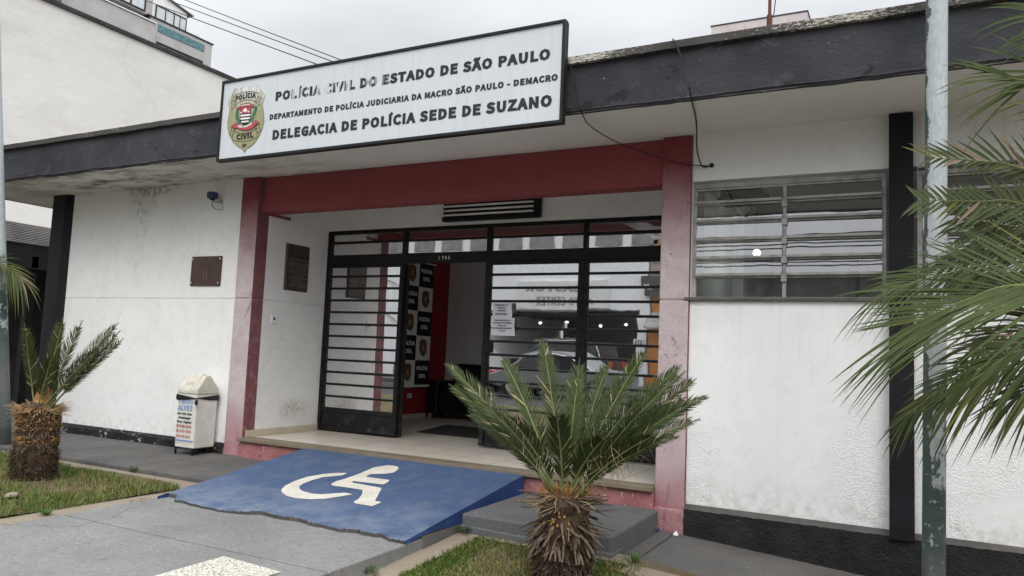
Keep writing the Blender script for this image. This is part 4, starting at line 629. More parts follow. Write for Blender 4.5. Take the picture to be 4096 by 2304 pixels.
# --- louvred windows
def louvre(x0, x1, sillx):
    Y = 6.35; zt, zb = 3.035, 2.062; xm = (x0+x1)/2+.0
    m = MB(); m.box(x0, x1, Y-.03, Y+.03, zt-.035, zt).box(x0, x0+.028, Y-.03, Y+.03, zb, zt-.035).box(x1-.028, x1, Y-.03, Y+.03, zb, zt-.035).box(xm-.014, xm+.014, Y-.03, Y+.03, zb, zt-.035).box(x0+.028, x1-.028, Y-.03, Y+.03, 2.245, 2.262).box(x0+.028, x1-.028, Y-.03, Y+.03, zb, zb+.03)
    for z in (2.86, 2.71, 2.558, 2.405, 2.258): m.box(xm-.022, xm+.022, Y-.05, Y-.031, z-.045, z+.012)
    w = part(m, 'window', 'grey', bevel=.003)
    hs = [2.995, 2.866, 2.713, 2.557, 2.405, 2.262]
    for a, b in ((x0+.03, xm-.016), (xm+.016, x1-.03)):
        for t, c in zip(hs[:-1], hs[1:]):
            m = MB(); dy = .03
            for z0_, z1_ in ((c+.002, c+.022), (t-.014, t-.002)):
                m.box(a, b, Y-.028-dy*(t-z0_)/(t-c), Y-.006-dy*(t-z0_)/(t-c), z0_, z1_)
            m.build('louvre_frame', 'grey', w)
            m = MB(); k = random.uniform(-.004, .004); m.quad((a, Y-.016-dy+k, c+.02), (b, Y-.016-dy-k, c+.02), (b, Y-.018-k, t-.012), (a, Y-.018+k, t-.012)); m.build('pane', 'glassw', w)
        m = MB(); m.quad((a, Y, zb+.03), (b, Y, zb+.03), (b, Y-.002, 2.246), (a, Y-.002, 2.246)); m.build('pane', 'glassw', w)
    m = MB(); m.box(sillx, x1+.004, 6.235, 6.34, 2.057, 2.083); m.build('sill', 'sill', w, bevel=.003)
    m = MB(); m.box(x0-.004, x0-.001, 6.272, 6.4, 2.084, 3.054); m.build('reveal', 'white', w)
louvre(-1.645, -.19, -1.69); louvre(.02, 1.59, -.008); louvre(1.91, 4.59, 1.905)
# room behind the louvred window
m = MB(); m.box(-1.6, 8.7, 9.5, 9.6, 0, 3.4).box(-1.66, -1.6, 6.5, 9.5, 0, 3.4); part(m, 'interior_wall', 'inwall')
m = MB(); m.box(-1.6, 8.7, 6.46, 9.6, 0, .4); part(m, 'interior_floor', 'tiles')
m = MB(); m.box(-1.6, 8.7, 6.46, 9.6, 3.38, 3.44); part(m, 'interior_ceiling', 'inwall')
m = MB(); m.tube([(-.45, 7.3, .4), (-.45, 7.3, 2.5)], .018, 8); part(m, 'room_post', 'black')

# --- things in the doorway and rooms
SF = thing('sofa', 'black leather sofa inside the doorway against the lilac wall', 'sofa', (-5.6, 10.4, .52))
MB().box(-6.6, -4.9, 10.17, 10.66, .60, .95).build('seat', 'leather', SF, bevel=.05, seg=3)
MB().hexa([(-6.60, 10.5, .9), (-4.9, 10.5, .9), (-4.9, 10.7, .9), (-6.60, 10.7, .9)], [(-6.55, 10.58, 1.375), (-4.9, 10.58, 1.375), (-4.9, 10.71, 1.375), (-6.55, 10.71, 1.375)]).build('backrest', 'leather', SF, bevel=.04, seg=3)
for x in (-6.81, -4.89): MB().box(x, x+.2, 10.16, 10.7, .58, 1.1).build('arm', 'leather', SF, bevel=.04, seg=3)
for x in (-6.76, -4.8): MB().box(x, x+.05, 10.17, 10.22, .52, .6).build('leg', 'steel', SF)
tag(MB().hexa([(-5.62, 8.19, .525), (-4.35, 8.19, .525), (-4.35, 9.3, .525), (-5.87, 9.3, .525)], [(-5.6, 8.21, .535), (-4.37, 8.21, .535), (-4.37, 9.28, .535), (-5.85, 9.28, .535)]).build('doormat', 'mat'), 'dark grey doormat lying on the cream tiles inside the open door', 'mat')
# shield outline (photographed crest), also used small on the banner
SHIELD = [(-5.973, 4.07), (-5.93, 4.06), (-5.87, 4.065), (-5.82, 4.086), (-5.773, 4.065), (-5.72, 4.06), (-5.665, 4.068), (-5.64, 4.033), (-5.596, 3.994), (-5.555, 3.945), (-5.56, 3.918), (-5.575, 3.882), (-5.575, 3.843), (-5.553, 3.77), (-5.541, 3.692), (-5.554, 3.629), (-5.584, 3.561), (-5.636, 3.495), (-5.691, 3.454), (-5.748, 3.437), (-5.764, 3.414), (-5.78, 3.402), (-5.795, 3.422), (-5.815, 3.441), (-5.878, 3.471), (-5.944, 3.519), (-6.001, 3.591), (-6.035, 3.667), (-6.046, 3.736), (-6.034, 3.802), (-6.029, 3.868), (-6.049, 3.916), (-6.05, 3.955), (-6.016, 4.002), (-5.99, 4.044)]
BN = thing('roll_banner', 'black and white chequered police banner hanging on the red wall inside the door', 'banner', (-6.76, 9.75, 1.0))
Xb = -6.77; ys = [8.99, 9.37, 9.752, 10.14]; zs = [2.912, 2.54, 2.165, 1.787, 1.41, 1.035]
cl = MB()
for i in range(5):
    for j in range(3):
        blk = (i+j) % 2 == 0; cl.add([(Xb, ys[j], zs[i+1]), (Xb, ys[j+1], zs[i+1]), (Xb, ys[j+1], zs[i]), (Xb, ys[j], zs[i])], [(0, 1, 2, 3)], 1 if blk else 0)
        tx = MB(); bd = MB(); yc = (ys[j]+ys[j+1])/2; zc = (zs[i]+zs[i+1])/2
        if blk:
            text(tx, 'POLÍCIA', (Xb+.003, yc-.15, zc+.035), (0, 1, 0), (0, 0, 1), .30, .062, .015); text(tx, 'CIVIL', (Xb+.003, yc-.095, zc-.085), (0, 1, 0), (0, 0, 1), .19, .062, .015)
        else:
            P = [(Xb+.002, yc+(a+5.795)*.42, zc+(b-3.744)*.42) for a, b in SHIELD]; bd.add(P, [tuple(range(len(P)))[::-1]], 0)
            for q in range(4): bd.box(Xb+.003, Xb+.0035, yc-.03, yc+.03, zc-.035+q*.018, zc-.026+q*.018, 2 if q % 2 else 1)
            bd.box(Xb+.003, Xb+.0036, yc-.045, yc+.045, zc+.085, zc+.108, 1); bd.box(Xb+.003, Xb+.0036, yc-.04, yc+.04, zc-.088, zc-.07, 1); bd.box(Xb+.003, Xb+.0034, yc-.034, yc+.034, zc+.034, zc+.07, 3)
            bd.tube([(Xb+.003, yc-.055, zc-.03), (Xb+.003, yc-.06, zc+.02), (Xb+.003, yc-.045, zc+.06)], .009, 5, 1); bd.tube([(Xb+.003, yc+.055, zc-.03), (Xb+.003, yc+.06, zc+.02), (Xb+.003, yc+.045, zc+.06)], .009, 5, 1)
        if blk: tx.build('lettering', 'white', BN)
        else: tri_fix(bd.build('badge', ['bgold', 'bdark', 'white', 'gred'], BN))
tri_fix(cl.build('cloth', [M['white'], M['dark']], BN))
MB().tube([(Xb, 8.93, 2.92), (Xb, 10.2, 2.92)], .012, 8).build('rail', 'white', BN); MB().box(Xb-.01, Xb+.012, 8.97, 10.15, 1.0, 1.034).build('hem_bar', 'white', BN)
RB = thing('video_recorder_box', 'black recorder box on a shelf seen through the upper louvre pane', 'box', (-1.25, 6.75, 2.9))
MB().hexa([(-1.50, 6.62, 2.985), (-1.14, 6.62, 2.985), (-1.11, 6.9, 2.985), (-1.50, 6.9, 2.985)], [(-1.50, 6.66, 3.06), (-1.16, 6.66, 3.06), (-1.14, 6.9, 3.06), (-1.50, 6.9, 3.06)]).build('case', 'dark', RB, bevel=.005)
m = MB(); text(m, 'intelbras', (-1.45, 6.617, 3.01), (1, 0, 0), (0, .3, 1), .13, .022, .01); m.build('lettering', 'grey', RB)
MB().box(-1.52, -1.10, 6.6, 6.95, 2.955, 2.98).build('shelf', 'black', RB); MB().tube([(-1.4, 6.62, 2.95), (-1.36, 6.62, 2.84), (-1.3, 6.62, 2.79), (-1.24, 6.62, 2.84), (-1.22, 6.62, 2.95)], .004, 6).build('cable', 'wire', RB)
pl_ = bpy.data.lights.new('lamp_light', 'POINT'); pl_.energy = 2.2; pl_.shadow_soft_size = .05; pl_.color = (.93, 1, .9); po_ = bpy.data.objects.new('lamp_light', pl_); COL.objects.link(po_); po_.location = (-1.12, 7.02, 2.50)
LP = thing('ceiling_lamp', 'small lit lamp glowing behind the left louvre panes', 'lamp', (-1.35, 9.0, 2.9))
m = MB(); m.lathe([(.008, -.036), (.024, -.028), (.034, 0), (.024, .028), (.01, .036)], (-1.25, 7.0, 2.54), 16); m.build('bulb', 'lamp', LP, smooth=True); MB().tube([(-1.25, 7.0, 2.585), (-1.25, 7.0, 3.38)], .008, 6).build('cord', 'wire', LP)

# ================================================================== SIGN
SG = thing('sign_board', 'long white police sign board with crest and black lettering above the entrance', 'sign', (-4.27, 5.3, 3.34))
m = MB(); m.box(-6.127, -2.421, 5.252, 5.295, 3.365, 4.14); m.build('panel', 'sign', SG)
m = MB(); m.box(-6.15, -2.395, 5.238, 5.30, 4.141, 4.165).box(-6.15, -2.395, 5.238, 5.30, 3.337, 3.364).box(-6.15, -6.128, 5.238, 5.30, 3.364, 4.141).box(-2.42, -2.395, 5.238, 5.30, 3.364, 4.141)
m.build('frame', 'frame', SG, bevel=.004)
Ys = 5.2495
def line(s, x0, x1, z, h, mat, bold=.022, drop=.012):
    m = MB(); text(m, s, (x0, Ys, z), ((x1-x0), 0, -drop), (0, 0, 1), 1.0, h, bold); m.build('lettering', mat, SG)
line('POLÍCIA CIVIL DO ESTADO DE SÃO PAULO', -5.415, -2.52, 3.873, .091, 'fade', .03)
line('DEPARTAMENTO DE POLÍCIA JUDICIARIA DA MACRO SÃO PAULO - DEMACRO', -5.474, -2.448, 3.695, .054, 'ink', .026)
line('DELEGACIA DE POLÍCIA SEDE DE SUZANO', -5.42, -2.49, 3.494, .095, 'ink', .032)
CR = MB(); poly2(CR, SHIELD, Ys, 1, .001)
cx_, cz_ = -5.795, 3.744
poly2(CR, [(cx_+(a-cx_)*.95, cz_+(b-cz_)*.965) for a, b in SHIELD], Ys-.0012, 0, .001)
CR = tri_fix(CR.build('crest', ['goldc', 'golde'], SG))
def rim(m, pts, y, w=.004, k=0):
    n = len(pts)
    for i in range(n):
        a = Vector((pts[i][0], y, pts[i][1])); b = Vector((pts[(i+1) % n][0], y, pts[(i+1) % n][1])); d = b-a
        if d.length < 1e-6: continue
        d.normalize(); q = Vector((-d.z, 0, d.x))*w*.5; m.quad(a-q-d*w*.3, b-q+d*w*.3, b+q+d*w*.3, a+q-d*w*.3, k)
rt = [(-5.976, 3.986), (-5.917, 4.007), (-5.842, 4.014), (-5.745, 4.01), (-5.643, 3.982), (-5.637, 3.889), (-5.736, 3.923), (-5.827, 3.931), (-5.908, 3.919), (-5.967, 3.892)]
rb = [(-5.956, 3.637), (-5.877, 3.609), (-5.808, 3.595), (-5.734, 3.598), (-5.677, 3.611), (-5.625, 3.635), (-5.618, 3.54), (-5.675, 3.524), (-5.756, 3.513), (-5.83, 3.515), (-5.899, 3.528), (-5.95, 3.547)]
tails = [[(-5.973, 3.952), (-6.014, 3.929), (-5.991, 3.909), (-5.993, 3.85), (-5.929, 3.893)], [(-5.639, 3.95), (-5.593, 3.925), (-5.621, 3.909), (-5.606, 3.848), (-5.674, 3.894)], [(-5.922, 3.639), (-5.983, 3.678), (-5.974, 3.633), (-5.997, 3.603), (-5.954, 3.578)], [(-5.658, 3.642), (-5.597, 3.677), (-5.601, 3.628), (-5.575, 3.602), (-5.62, 3.575)]]
m = MB(); y = Ys-.004
for q in tails: rim(m, q, y, .0045)
for q in (rt, rb): rim(m, q, y-.0005, .0045)
m.build('ribbon_outline', 'ink', CR)
m = MB(); text(m, 'POLÍCIA', (-5.95, y-.001, 3.93), (1, 0, .02), (0, 0, 1), .275, .055, .03, arc=.012); m.build('lettering', 'ink', CR); m = MB(); text(m, 'CIVIL', (-5.9, y-.001, 3.541), (1, 0, .01), (0, 0, 1), .23, .058, .03, arc=-.008); m.build('lettering', 'ink', CR); m = MB(); text(m, 'SP', (-5.813, y-.001, 3.456), (1, 0, 0), (0, 0, 1), .06, .034, .02)
m.build('lettering', 'ink', CR)
arms = [(-5.872, 3.87), (-5.734, 3.859), (-5.724, 3.762), (-5.728, 3.724), (-5.744, 3.698), (-5.779, 3.679), (-5.801, 3.676), (-5.833, 3.691), (-5.858, 3.721), (-5.865, 3.777)]
m = MB(); poly2(m, arms, y, 0); rim(m, arms, y-.003, .004, 0)
m.prism([(-5.871, y-.002, 3.869), (-5.735, y-.002, 3.858), (-5.726, y-.002, 3.792), (-5.866, y-.002, 3.798)], (0, -.0008, 0), 1)
for i, (a, b, xa, xb) in enumerate(((3.765, 3.782, -5.862, -5.727), (3.733, 3.750, -5.858, -5.73), (3.703, 3.717, -5.845, -5.744))): m.prism([(xa, y-.002, b+.004), (xb, y-.002, b), (xb, y-.002, a), (xa, y-.002, a+.004)], (0, -.0008, 0), 2)
mapp = [(-5.80, 3.853), (-5.792, 3.84), (-5.778, 3.832), (-5.772, 3.82), (-5.785, 3.812), (-5.79, 3.80), (-5.80, 3.808), (-5.812, 3.815), (-5.835, 3.818), (-5.822, 3.835), (-5.81, 3.84)]
m.prism([(a, y-.0035, b) for a, b in mapp], (0, -.0008, 0), 2)
for xc in (-5.853, -5.755): m.prism([(xc-.013, y-.0035, 3.812), (xc+.013, y-.0035, 3.812), (xc+.008, y-.0035, 3.800), (xc-.008, y-.0035, 3.800)], (0, -.0008, 0), 2)
tri_fix(m.build('coat_of_arms', ['ink', 'gred', 'white'], CR))
rr1 = [(-5.91, 3.71), (-5.873, 3.684), (-5.83, 3.663), (-5.792, 3.654), (-5.733, 3.664), (-5.684, 3.683), (-5.657, 3.708), (-5.607, 3.686), (-5.638, 3.665), (-5.68, 3.647), (-5.723, 3.635), (-5.79, 3.635), (-5.843, 3.647), (-5.898, 3.67), (-5.928, 3.664), (-5.976, 3.689)]
rr1 = [(a, b-(.012 if i >= 9 and i <= 14 else 0)) for i, (a, b) in enumerate(rr1)]
rr2 = [(-5.87, 3.885), (-5.808, 3.897), (-5.74, 3.889), (-5.732, 3.876), (-5.682, 3.864), (-5.691, 3.841), (-5.726, 3.853), (-5.737, 3.86), (-5.797, 3.864), (-5.857, 3.862), (-5.908, 3.841), (-5.926, 3.863), (-5.873, 3.868)]
m = MB(); poly2(m, rr1, y-.004, 0, .0008); poly2(m, rr2, y-.004, 0, .0008); rim(m, rr1, y-.0052, .003, 1); rim(m, rr2, y-.0052, .003, 1); tri_fix(m.build('red_ribbon', ['gred', 'ink'], CR))
m = MB(); text(m, 'SÃO PAULO', (-5.885, y-.0058, 3.667), (1, 0, .03), (0, 0, 1), .19, .02, .03, arc=-.02); m.build('ribbon_lettering', 'white', CR); m = MB(); text(m, 'POLÍCIA CIVIL', (-5.862, y-.0058, 3.868), (1, 0, -.01), (0, 0, 1), .12, .013, .03, arc=.006); m.build('ribbon_lettering', 'white', CR)
m = MB()
for side, A in ((-1, [(-5.872, 3.695), (-5.905, 3.75), (-5.915, 3.8), (-5.905, 3.84)]), (1, [(-5.712, 3.7), (-5.685, 3.755), (-5.668, 3.80), (-5.66, 3.842)])):
    for i in range(13):
        t = i/12*2.999; k = int(t); f = t-k; px = A[k][0]*(1-f)+A[k+1][0]*f; pz = A[k][1]*(1-f)+A[k+1][1]*f
        for sd in (-1, 1):
            a = math.radians(90+sd*48+(-side)*8); dx, dz = math.cos(a), math.sin(a); L_ = .034*(1-.35*i/12); w = .011
            m.prism([(px, y, pz), (px+dx*L_*.5-dz*w*.6, y, pz+dz*L_*.5+dx*w*.6), (px+dx*L_, y, pz+dz*L_), (px+dx*L_*.5+dz*w*.6, y, pz+dz*L_*.5-dx*w*.6)], (0, -.0008-.0002*(i % 3), 0), 0)
m.build('laurel', 'ggreen', CR)

# ================================================================== WALL FITTINGS
PL = thing('wall_plaque', 'square brown metal plaque with four screws on the white wall', 'plaque', (-7.38, 6.25, 2.21))
MB().hexa([(-7.628, 6.252, 2.21), (-7.13, 6.252, 2.206), (-7.13, 6.269, 2.206), (-7.628, 6.269, 2.21)], [(-7.624, 6.252, 2.558), (-7.126, 6.252, 2.556), (-7.126, 6.269, 2.556), (-7.624, 6.269, 2.558)]).build('plate', 'brown', PL, bevel=.004)
for x, z in ((-7.605, 2.525), (-7.15, 2.525), (-7.605, 2.245), (-7.155, 2.24)): MB().lathe([(.012, 0), (.012, .002)], (0, 0, 0), 10).build('screw', 'steel', PL).matrix_basis = Matrix.Translation((x, 6.2515, z)) @ Matrix.Rotation(R(90), 4, 'X')
m = MB(); 
for a, b in (((-7.40, 2.29), (-7.405, 2.36)), ((-7.405, 2.36), (-7.385, 2.40)), ((-7.385, 2.40), (-7.355, 2.37)), ((-7.355, 2.37), (-7.35, 2.30)), ((-7.35, 2.30), (-7.37, 2.285)), ((-7.42, 2.295), (-7.40, 2.285))): m.tube([(a[0], 6.251, a[1]), (b[0], 6.251, b[1])], .003, 5, 0)
m.tube([(-7.375, 6.251, 2.32), (-7.365, 6.251, 2.355)], .005, 5, 1); m.build('torn_emblem', ['gold', 'gred'], PL)
PB = thing('memorial_plaque', 'tall dark bronze plaque with raised lettering on the porch side wall', 'plaque', (-6.58, 6.91, 2.2))
m = MB(); Xp = -6.59; m.hexa([(Xp, 6.715, 2.203), (Xp, 7.112, 2.203), (Xp, 7.112, 2.762), (Xp, 6.715, 2.762)], [(Xp+.022, 6.733, 2.221), (Xp+.022, 7.094, 2.221), (Xp+.022, 7.094, 2.744), (Xp+.022, 6.733, 2.744)]); m.build('plate', 'bronze', PB)
m = MB(); X2 = Xp+.0235
for s, z, h, w in (('SECRETARIA DE SEGURANÇA', 2.567, .027, .31), ('DELEGACIA DE POLÍCIA DE SUZANO', 2.502, .05, .33), ('CONSTRUÍDA EM 23 DE DEZEMBRO DE 1967', 2.473, .018, .32), ('SENDO GOVERNADOR DO ESTADO DE SÃO PAULO', 2.446, .014, .31), ('DR. ROBERTO COSTA DE ABREU SODRÉ', 2.413, .021, .32), ('SECRETÁRIO DA S. PÚBLICA', 2.388, .014, .21), ('CEL. SEBASTIÃO FERREIRA CHAVES', 2.355, .021, .32), ('PREFEITO MUNICIPAL', 2.333, .013, .17), ('PAULO PORTELA', 2.308, .016, .18), ('PRESIDENTE DA CÂMARA MUNICIPAL', 2.286, .012, .25), ('JOAQUIM JOSÉ RODRIGUES', 2.258, .016, .3)):
    m = MB(); text(m, s, (X2, 6.913-w/2, z), (0, 1, 0), (0, 0, 1), w, h, .01); m.build('lettering', 'gold', PB)
for yy in (6.75, 7.08): MB().lathe([(.009, 0), (.009, .004)], (0, 0, 0), 10).build('screw', 'gold', PB).matrix_basis = Matrix.Translation((Xp+.022, yy, 2.725)) @ Matrix.Rotation(R(90), 4, 'Y')
SW = thing('bell_switch', 'small white bell switch plate on the porch side wall', 'switch', (-6.585, 6.6, 1.85))
MB().box(-6.59, -6.581, 6.553, 6.64, 1.80, 1.905).build('plate', 'white', SW, bevel=.003); MB().box(-6.581, -6.577, 6.585, 6.608, 1.835, 1.87).build('button', 'ink', SW)
SR = thing('siren_beacon', 'small blue alarm beacon on a bracket under the eaves', 'beacon', (-7.2, 6.2, 3.2))
MB().lathe([(.058, 0), (.062, .006), (.062, .06), (.055, .072)], (-7.27, 6.18, 3.225), 20).build('lens', 'blue', SR, smooth=False)
MB().lathe([(.03, 0), (.03, .02)], (-7.27, 6.18, 3.205), 12).build('base', 'ink', SR)
MB().tube([(-7.27, 6.18, 3.205), (-7.255, 6.2, 3.19), (-7.19, 6.26, 3.19)], .008, 6).tube([(-7.21, 6.24, 3.215), (-7.18, 6.265, 3.215), (-7.18, 6.262, 3.11), (-7.2, 6.262, 3.10)], .007, 6).build('bracket', 'grey', SR)
MB().tube([(-7.28, 6.19, 3.2), (-7.285, 6.2, 3.14), (-7.25, 6.22, 3.105), (-7.2, 6.25, 3.10)], .004, 6).build('cable', 'wire', SR); MB().box(-7.182, -7.168, 6.258, 6.27, 3.10, 3.445).build('conduit', 'white', SR)
tag(MB().box(-6.59, -6.58, 6.44, 6.458, 2.885, 3.03).box(-6.59, -6.575, 6.445, 6.452, 2.865, 2.884).build('conduit', 'white'), 'short white cable conduit below the red beam on the porch side wall', 'conduit')
def wavy(x0, x1, z0, z1, y, seed):
    m = MB(); n = 8; vs = []
    for j in range(n+1):
        for i in range(n+1):
            u, v = i/n, j/n; vs.append((x0+(x1-x0)*u+.006*math.sin(seed+v*3), y-.004-.004*math.sin(seed+v*7+u*2)-.003*math.sin(u*9+seed), z0+(z1-z0)*v))
    m.add(vs, [(j*(n+1)+i, j*(n+1)+i+1, (j+1)*(n+1)+i+1, (j+1)*(n+1)+i) for j in range(n) for i in range(n)]); return m
for (x0, x1, z0, z1, lines, lab, sd) in ((-4.152, -3.912, 1.95, 2.122, [('ATENDIMENTO AO', .17, 2.085), ('PÚBLICO À', .1, 2.055), ('PARTIR DAS', .11, 2.025), ('09:00 HORAS', .145, 1.985)], 'upper white paper notice taped to the entrance glass giving opening time', 1.),
      (-4.155, -3.865, 1.757, 1.953, [('PARA REGISTRAR UM', .2, 1.917), ('BOLETIM DE OCORRÊNCIA', .235, 1.888), ('DIRIJA-SE À', .11, 1.86), ('RUA BENJAMIM CONSTANT,', .25, 1.831), ('N°. 1.025', .08, 1.803)], 'lower wider white paper notice taped to the entrance glass giving an address', 2.2)):
    yy = Yg-.045-(.004 if sd > 2 else 0); t = thing('paper_notice', lab, 'notice', ((x0+x1)/2, yy, z0), 'paper notices on the entrance glass'); wavy(x0, x1, z0, z1, yy, sd).build('sheet', 'paper', t, smooth=True)
    for s, w, z in lines: m = MB(); text(m, s, ((x0+x1)/2-.005-w/2, yy-.0125, z), (1, 0, 0), (0, 0, 1), w, .0145 if s[0] != '0' else .018, .03, shear=.1); m.build('lettering', 'ink', t)
# loose cables over the fascia
def cable(pts, r, label, name='hanging_cable'):
    P = [Vector(p) for p in pts]; out = []
    for i in range(len(P)-1):
        a, b, c, d = P[max(i-1, 0)], P[i], P[i+1], P[min(i+2, len(P)-1)]
        for k in range(6):
            t = k/6; out.append(.5*((2*b)+(c-a)*t+(2*a-5*b+4*c-d)*t*t+(3*b-a-3*c+d)*t**3))
    out.append(P[-1]); return MB().tube(out, r, 6)
tag(cable([(-1.9, 6.5, 3.93), (-1.62, 5.7, 3.93), (-1.57, 5.34, 3.905), (-1.53, 5.31, 3.83), (-1.475, 5.32, 3.68), (-1.43, 5.36, 3.45), (-1.53, 5.9, 3.44), (-1.585, 6.15, 3.30), (-1.56, 6.2, 3.175), (-1.53, 6.24, 3.165), (-1.50, 6.262, 3.18)], .006, '').build('hanging_cable', 'wire'), 'black cable dropping over the fascia to a hole in the white wall', 'cable')
tag(cable([(-2.42, 5.6, 3.92), (-2.41, 5.34, 3.875), (-2.36, 5.325, 3.76), (-2.315, 5.34, 3.55), (-2.29, 5.38, 3.44), (-2.30, 5.6, 3.40), (-2.22, 6.0, 3.37), (-2.03, 6.15, 3.305), (-1.87, 6.19, 3.245), (-1.68, 6.21, 3.19), (-1.52, 6.25, 3.175)], .0045, '').build('hanging_cable', 'wire'), 'thin slack cable from the sign corner sagging across the red beam', 'cable')
tag(MB().lathe([(.018, 0), (.02, .01), (.012, .02)], (0, 0, 0), 12).build('cable_gland', 'wire'), 'small black cable gland on the white wall above the window', 'gland').matrix_basis = Matrix.Translation((-1.49, 6.272, 3.18)) @ Matrix.Rotation(R(90), 4, 'X')
MS = thing('roof_mast', 'rusty antenna mast standing on the roof edge', 'mast', (-1.0, 6.0, 3.9))
MB().tube([(-1.0, 6, 3.86), (-.999, 6, 4.27)], .022, 8).build('base_pipe', 'rust', MS); MB().tube([(-.999, 6, 4.27), (-.985, 6, 6.8)], .013, 8).build('rod', 'rust', MS); MB().tube([(-.97, 6, 4.25), (-.95, 6, 4.45), (-.955, 6, 5.2), (-.98, 6, 6.0)], .004, 6).build('cable', 'wire', MS)

# ================================================================== RAMP AND STEP
RZ = lambda y: .275+(y-4.45)*.131
front = [(-5.55, 4.56), (-5.538, 4.492), (-5.433, 4.492), (-5.37, 4.43), (-5.338, 4.387), (-5.25, 4.40), (-5.173, 4.38), (-5.03, 4.36), (-4.872, 4.364), (-4.78, 4.352), (-4.697, 4.36), (-4.571, 4.396), (-4.452, 4.47), (-4.32, 4.446), (-4.202, 4.443), (-4.068, 4.464), (-3.98, 4.437), (-3.899, 4.428), (-3.79, 4.422), (-3.70, 4.404), (-3.622, 4.409), (-3.526, 4.445), (-3.45, 4.43), (-3.378, 4.432), (-3.279, 4.444), (-3.22, 4.41), (-3.164, 4.397), (-3.06, 4.396)]
fr = []
for i in range(len(front)-1):
    a, b = front[i], front[i+1]
    for k in range(6): fr.append((a[0]+(b[0]-a[0])*k/6+random.uniform(-.003, .003), a[1]+(b[1]-a[1])*k/6+random.choice((-.014, -.004, .0, .004, .008, .016))*random.random()))
fr.append(front[-1])
RP = thing('access_ramp', 'blue painted concrete wheelchair ramp rising to the entrance', 'ramp', (-4.3, 5.3, .25))
m = MB(); nr = 14; n = len(fr); vs = []
for j in range(nr+1):
    v = j/nr
    for (x, y) in fr:
        u = (x+5.55)/2.495; xe = -5.55+u*2.495-.05*(1-u)*v; yy = y+(6.165-y)*v; z = RZ(yy)
        if v > .9: z = min(z, .5)
        vs.append((xe, yy, z))
fs = [(j*n+i, j*n+i+1, (j+1)*n+i+1, (j+1)*n+i) for j in range(nr) for i in range(n-1)]
m.add(vs, fs, 0)
m.add([(x, y, RZ(y)) for x, y in fr]+[(x+random.uniform(-.006, .006), y+random.uniform(.008, .03), .2) for x, y in fr], [(i, n+i, n+i+1, i+1) for i in range(n-1)], 2)
ry = [4.396+(6.165-4.396)*j/nr for j in range(nr+1)]
m.add([(-3.055, y, RZ(y)) for y in ry]+[(-3.05, y, max(.2, min(RZ(y)-.02, .245+.03*math.sin(y*3)))) for y in ry], [(i, nr+1+i, nr+2+i, i+1) for i in range(nr)], 1)
m.add([(-5.55-.05*i/nr, y, RZ(y)-.002) for i, y in enumerate(ry)]+[(-5.55-.05*i/nr, y, .15) for i, y in enumerate(ry)], [(i+1, nr+2+i, nr+1+i, i) for i in range(nr)], 1)
m.build('surface', ['ramp', 'rampside', 'sill'], RP)
m = MB(); m.box(-5.59, -3.046, 4.6, 6.19, -.1, .262); m.build('base', 'side', RP)
def on_ramp(pts, h=.0035): return [(a, b, RZ(b)+h) for a, b in pts]
wheel = [(-4.553, 5.587), (-4.647, 5.546), (-4.737, 5.463), (-4.802, 5.335), (-4.808, 5.188), (-4.779, 5.047), (-4.725, 4.948), (-4.659, 4.89), (-4.553, 4.835), (-4.437, 4.818), (-4.311, 4.843), (-4.213, 4.895), (-4.139, 4.996), (-4.082, 5.09), (-4.169, 5.098), (-4.244, 5.041), (-4.324, 4.983), (-4.41, 4.968), (-4.523, 4.989), (-4.599, 5.028), (-4.65, 5.079), (-4.68, 5.157), (-4.686, 5.268), (-4.666, 5.383), (-4.59, 5.46), (-4.543, 5.508)]
man = [(-4.422, 5.887), (-4.452, 5.833), (-4.443, 5.732), (-4.437, 5.593), (-4.447, 5.426), (-4.467, 5.338), (-4.456, 5.265), (-4.426, 5.227), (-4.377, 5.214), (-4.267, 5.223), (-4.084, 5.221), (-4.011, 5.121), (-3.958, 5.017), (-3.94, 4.929), (-3.908, 4.909), (-3.737, 4.905), (-3.731, 5.013), (-3.771, 5.026), (-3.786, 5.015), (-3.807, 5.032), (-3.959, 5.31), (-3.985, 5.332), (-4.134, 5.346), (-4.291, 5.353), (-4.326, 5.368), (-4.326, 5.399), (-4.026, 5.418), (-4.033, 5.492), (-4.056, 5.554), (-4.307, 5.551), (-4.326, 5.575), (-4.333, 5.638), (-4.213, 5.707), (-4.171, 5.765), (-4.198, 5.867), (-4.244, 5.935), (-4.298, 5.959), (-4.379, 5.948)]
m = MB()
for pts in (wheel, man): P = on_ramp(pts); m.add(P, [tuple(range(len(P)))], 0)
o = m.build('wheelchair_symbol', 'symbol', RP); tri_fix(o)
for p in o.data.polygons:
    pass
ST = thing('entrance_step', 'grey painted concrete step beside the ramp below the right pillar', 'step', (-2.4, 5.6, .2))
m = MB(); m.hexa([(-3.048, 5.1, .05), (-1.835, 5.085, .05), (-1.843, 6.2, .05), (-3.048, 6.2, .05)], [(-3.048, 5.105, .343), (-1.84, 5.09, .343), (-1.85, 6.2, .352), (-3.048, 6.2, .352)]); m.build('block', 'step', ST, bevel=.018, seg=3)
m = MB(); m.hexa([(-3.05, 5.085, .05), (-1.83, 5.07, .05), (-1.83, 5.3, .05), (-3.05, 5.3, .05)], [(-3.05, 5.088, .262), (-1.83, 5.073, .235), (-1.83, 5.3, .235), (-3.05, 5.3, .262)]); m.build('footing', 'step', ST, bevel=.012)

